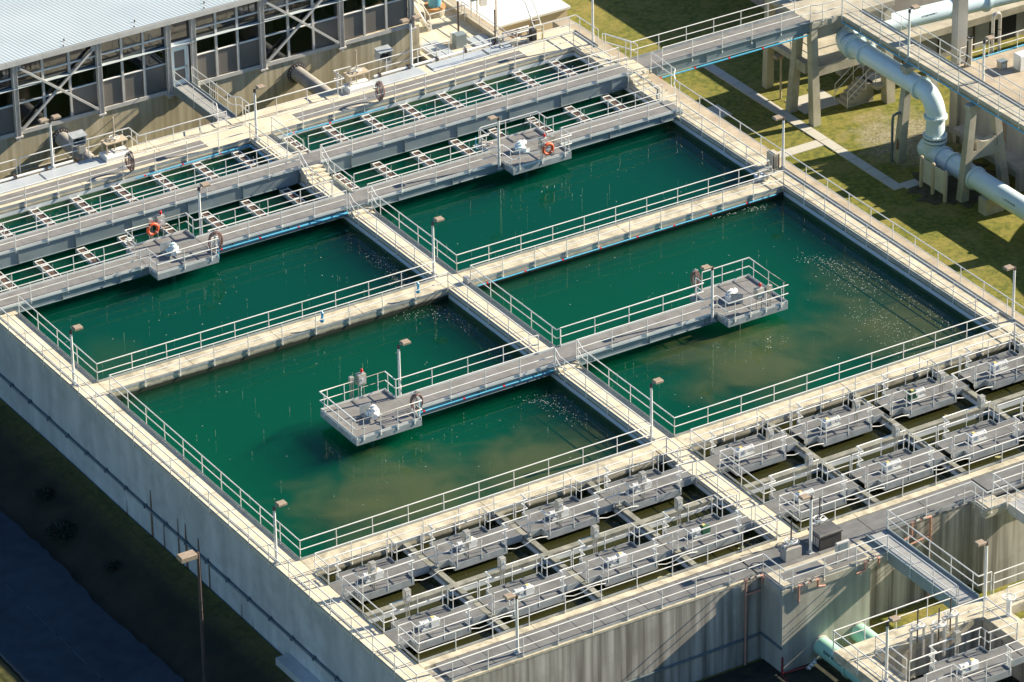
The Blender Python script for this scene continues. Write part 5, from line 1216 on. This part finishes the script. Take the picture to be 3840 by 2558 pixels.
for x, zz, l in ((19.75,-3.75,'mint green flanged pipe leaving the projecting block, the nearer one with lettering'),(21.9,-3.75,'mint green pipe leaving the projecting block, the one beside the grass')):
    t = thing('green_pipe', l, 'pipe', (x,-16.5,zz), 'mint green pipes at the projecting block')
    MB().tube([(x,-14.7,zz),(x,-17.3,zz),(x,-18.1,zz),(x,-21.4,zz-.35)],.46,26).build('pipe', M['mint'], t, smooth=True)
    MB().cyl((x,-14.90,zz),(x,-14.81,zz),.50,26).build('collar', M['wall_block'], t); MB().cyl((x,-17.37,zz),(x,-17.23,zz),.53,26).build('flange', M['mint'], t)
    bo = MB()
    for k in range(18): a_ = 2*PI*k/18; bo.cyl((x+.5*math.cos(a_),-17.42,zz+.5*math.sin(a_)),(x+.5*math.cos(a_),-17.18,zz+.5*math.sin(a_)),.025,6)
    tag(bo.build('bolts', M['tower'], t), kind='stuff')
    if x < 20: pipe_side(t, (x,-16.35,zz), .46, .25, 'RAW WATER', .24, (0,-1,0))
# lower inlet structure
ls = thing('inlet_structure', 'cream concrete inlet structure with an open pit at the near right', 'tank', (21,-24,-4.7))
def lsd(x0,x1,y0,y1): 
    MB().cbox(x0,x1,y0,y1,-.5,-.0,.015).build('walkway', M['deck_old'], ls)
lsd(16.5,36,-21.75,-20.42); lsd(16.5,17.8,-30,-21.76); lsd(23.98,25.3,-30,-21.76); lsd(25.31,36,-23.2,-22.9)
MB().box(17.75,25.3,-21.74,-21.5,-6,-.501).build('wall', M['wall_near'], ls); MB().box(17.2,17.79,-30,-21.5,-6,-.501).build('wall', M['wall_grey'], ls); MB().box(23.98,24.3,-30,-21.75,-6,-.501).build('wall', M['wall_near'], ls); MB().box(26.8,27.2,-30,-21.75,-6,-.501).build('wall', M['wall_near'], ls)
pw = water_mat('dark_pit_water', (.02,.03,.02), 2.0, haze=(.02,.022,.018), haze_all=.6); struct(MB().box(17.8,23.98,-30,-21.75,-4,-2.0), 'water', pw); struct(MB().box(24.31,26.79,-30,-21.75,-4,-2.0), 'water', pw)
fo = MB()
def fleck2(x, y, r):
    n = 7; a0 = rnd.random()*6
    fo.prism([(x+r*rnd.uniform(.5,1.1)*math.cos(a0+2*PI*i/n), y+r*rnd.uniform(.3,.9)*math.sin(a0+2*PI*i/n)) for i in range(n)], -2.01, -1.97)
for _ in range(240): fleck2(18.6+abs(rnd.gauss(0,.9)), -23.0+rnd.gauss(0,.55), rnd.uniform(.03,.12))
tag(fo.build('foam', M['foam']) if fo.v else fm.build('foam', M['foam']), 'churning foam on the dark water of the inlet pit', 'foam', kind='stuff')
R('outer handrail along the far edge of the inlet structure, left of the pale footbridge', (16.47,-20.39),(23.55,-20.39), toe=0)
R('outer handrail along the left edge of the inlet structure', (16.47,-30),(16.47,-20.42), toe=0)
R('outer handrail along the far edge of the inlet structure, right of the pale footbridge', (25.6,-20.39),(36,-20.39), toe=0)
R('handrail along the left side of the inlet pit', (17.83,-21.8),(17.83,-24.2), toe=1)
R('handrail along the far side of the inlet pit behind the handwheels', (23.95,-21.8),(17.83,-21.8), toe=0)
R('handrail along the right side of the inlet pit', (24.0,-24.3),(24.0,-21.8), toe=0)
R('inner handrail along the near side of the inlet walkway at the right', (36,-21.7),(25.4,-21.7), toe=0)
o = copy_tree(pp, (18.65,-21.75,0), 'grey grated platform across the inlet pit'); o2 = copy_tree(dr[0], (20.65,-25.05,0), 'white mixer drive with yellow cover on the inlet pit platform')
R('far-side handrail of the inlet pit platform', *[(x+18.65,y-21.75) for x,y in ((-.8,-2.65),(.69,-2.65),(.69,-2.11),(3.64,-2.11),(3.64,-2.65),(5.3,-2.65))], toe=0, sp=1.3, drop=.1, first=.12)
R('near-side handrail of the inlet pit platform', *[(x+18.65,y-21.75) for x,y in ((-.8,-3.93),(.71,-3.93),(.71,-4.46),(3.65,-4.46),(3.65,-3.93),(5.3,-3.93))], toe=0, sp=1.3, drop=.1, first=.12)
MB().box(17.8,18.66,-25.63,-24.43,-.04,.0).build('walkway', M['grating_cool'], o); MB().box(23.4,24.0,-25.63,-24.43,-.04,.0).build('walkway', M['grating_cool'], o)
valve_stand(20.08,-21.95,'handwheel valve at the left of the three over the inlet pit',.9,stem=.9)
valve_stand(20.95,-22.4,'handwheel valve in the middle of the three over the inlet pit, set forward',.9,stem=.9)
valve_stand(21.95,-21.95,'handwheel valve at the right of the three over the inlet pit',.9,stem=.9)
t = thing('handwheel_valve', 'handwheel valve on a white pedestal pipe at the right of the inlet structure', 'valve', (25.0,-22.35,0), 'handwheel valves')
MB().cyl((25.0,-22.35,-.0),(25.0,-22.35,.95),.12,14).build('pedestal', M['white'], t, smooth=True); wv = MB(); wv.ring((25.0,-22.35,1.0),(0,0,1),.30,.03,26,7)
for k in range(3): a_ = 2*PI*k/3; wv.cyl((25,-22.35,1.0),(25+.3*math.cos(a_),-22.35+.3*math.sin(a_),1.0),.02,6)
wv.build('handwheel', M['white'], t)
t = thing('control_panel', 'steel control panel on three conduits at the inlet pit', 'control panel', (20.9,-23.9,0), 'slim control panels beside the channel drives')
MB().cbox(20.75,21.05,-23.98,-23.75,.75,1.35,.02).build('cabinet', M['stainless'], t); p = MB()
for dx in (-.09,0,.09): p.cyl((20.9+dx,-23.86,-.3),(20.9+dx,-23.86,.75),.022,8)
p.build('conduit', M['stainless'], t)
lamp(17.01,-23.79,0,'lamp post on the left walkway of the inlet structure',0)
lamp(24.95,-20.6,0,'lamp pole at the end of the pale footbridge',180)
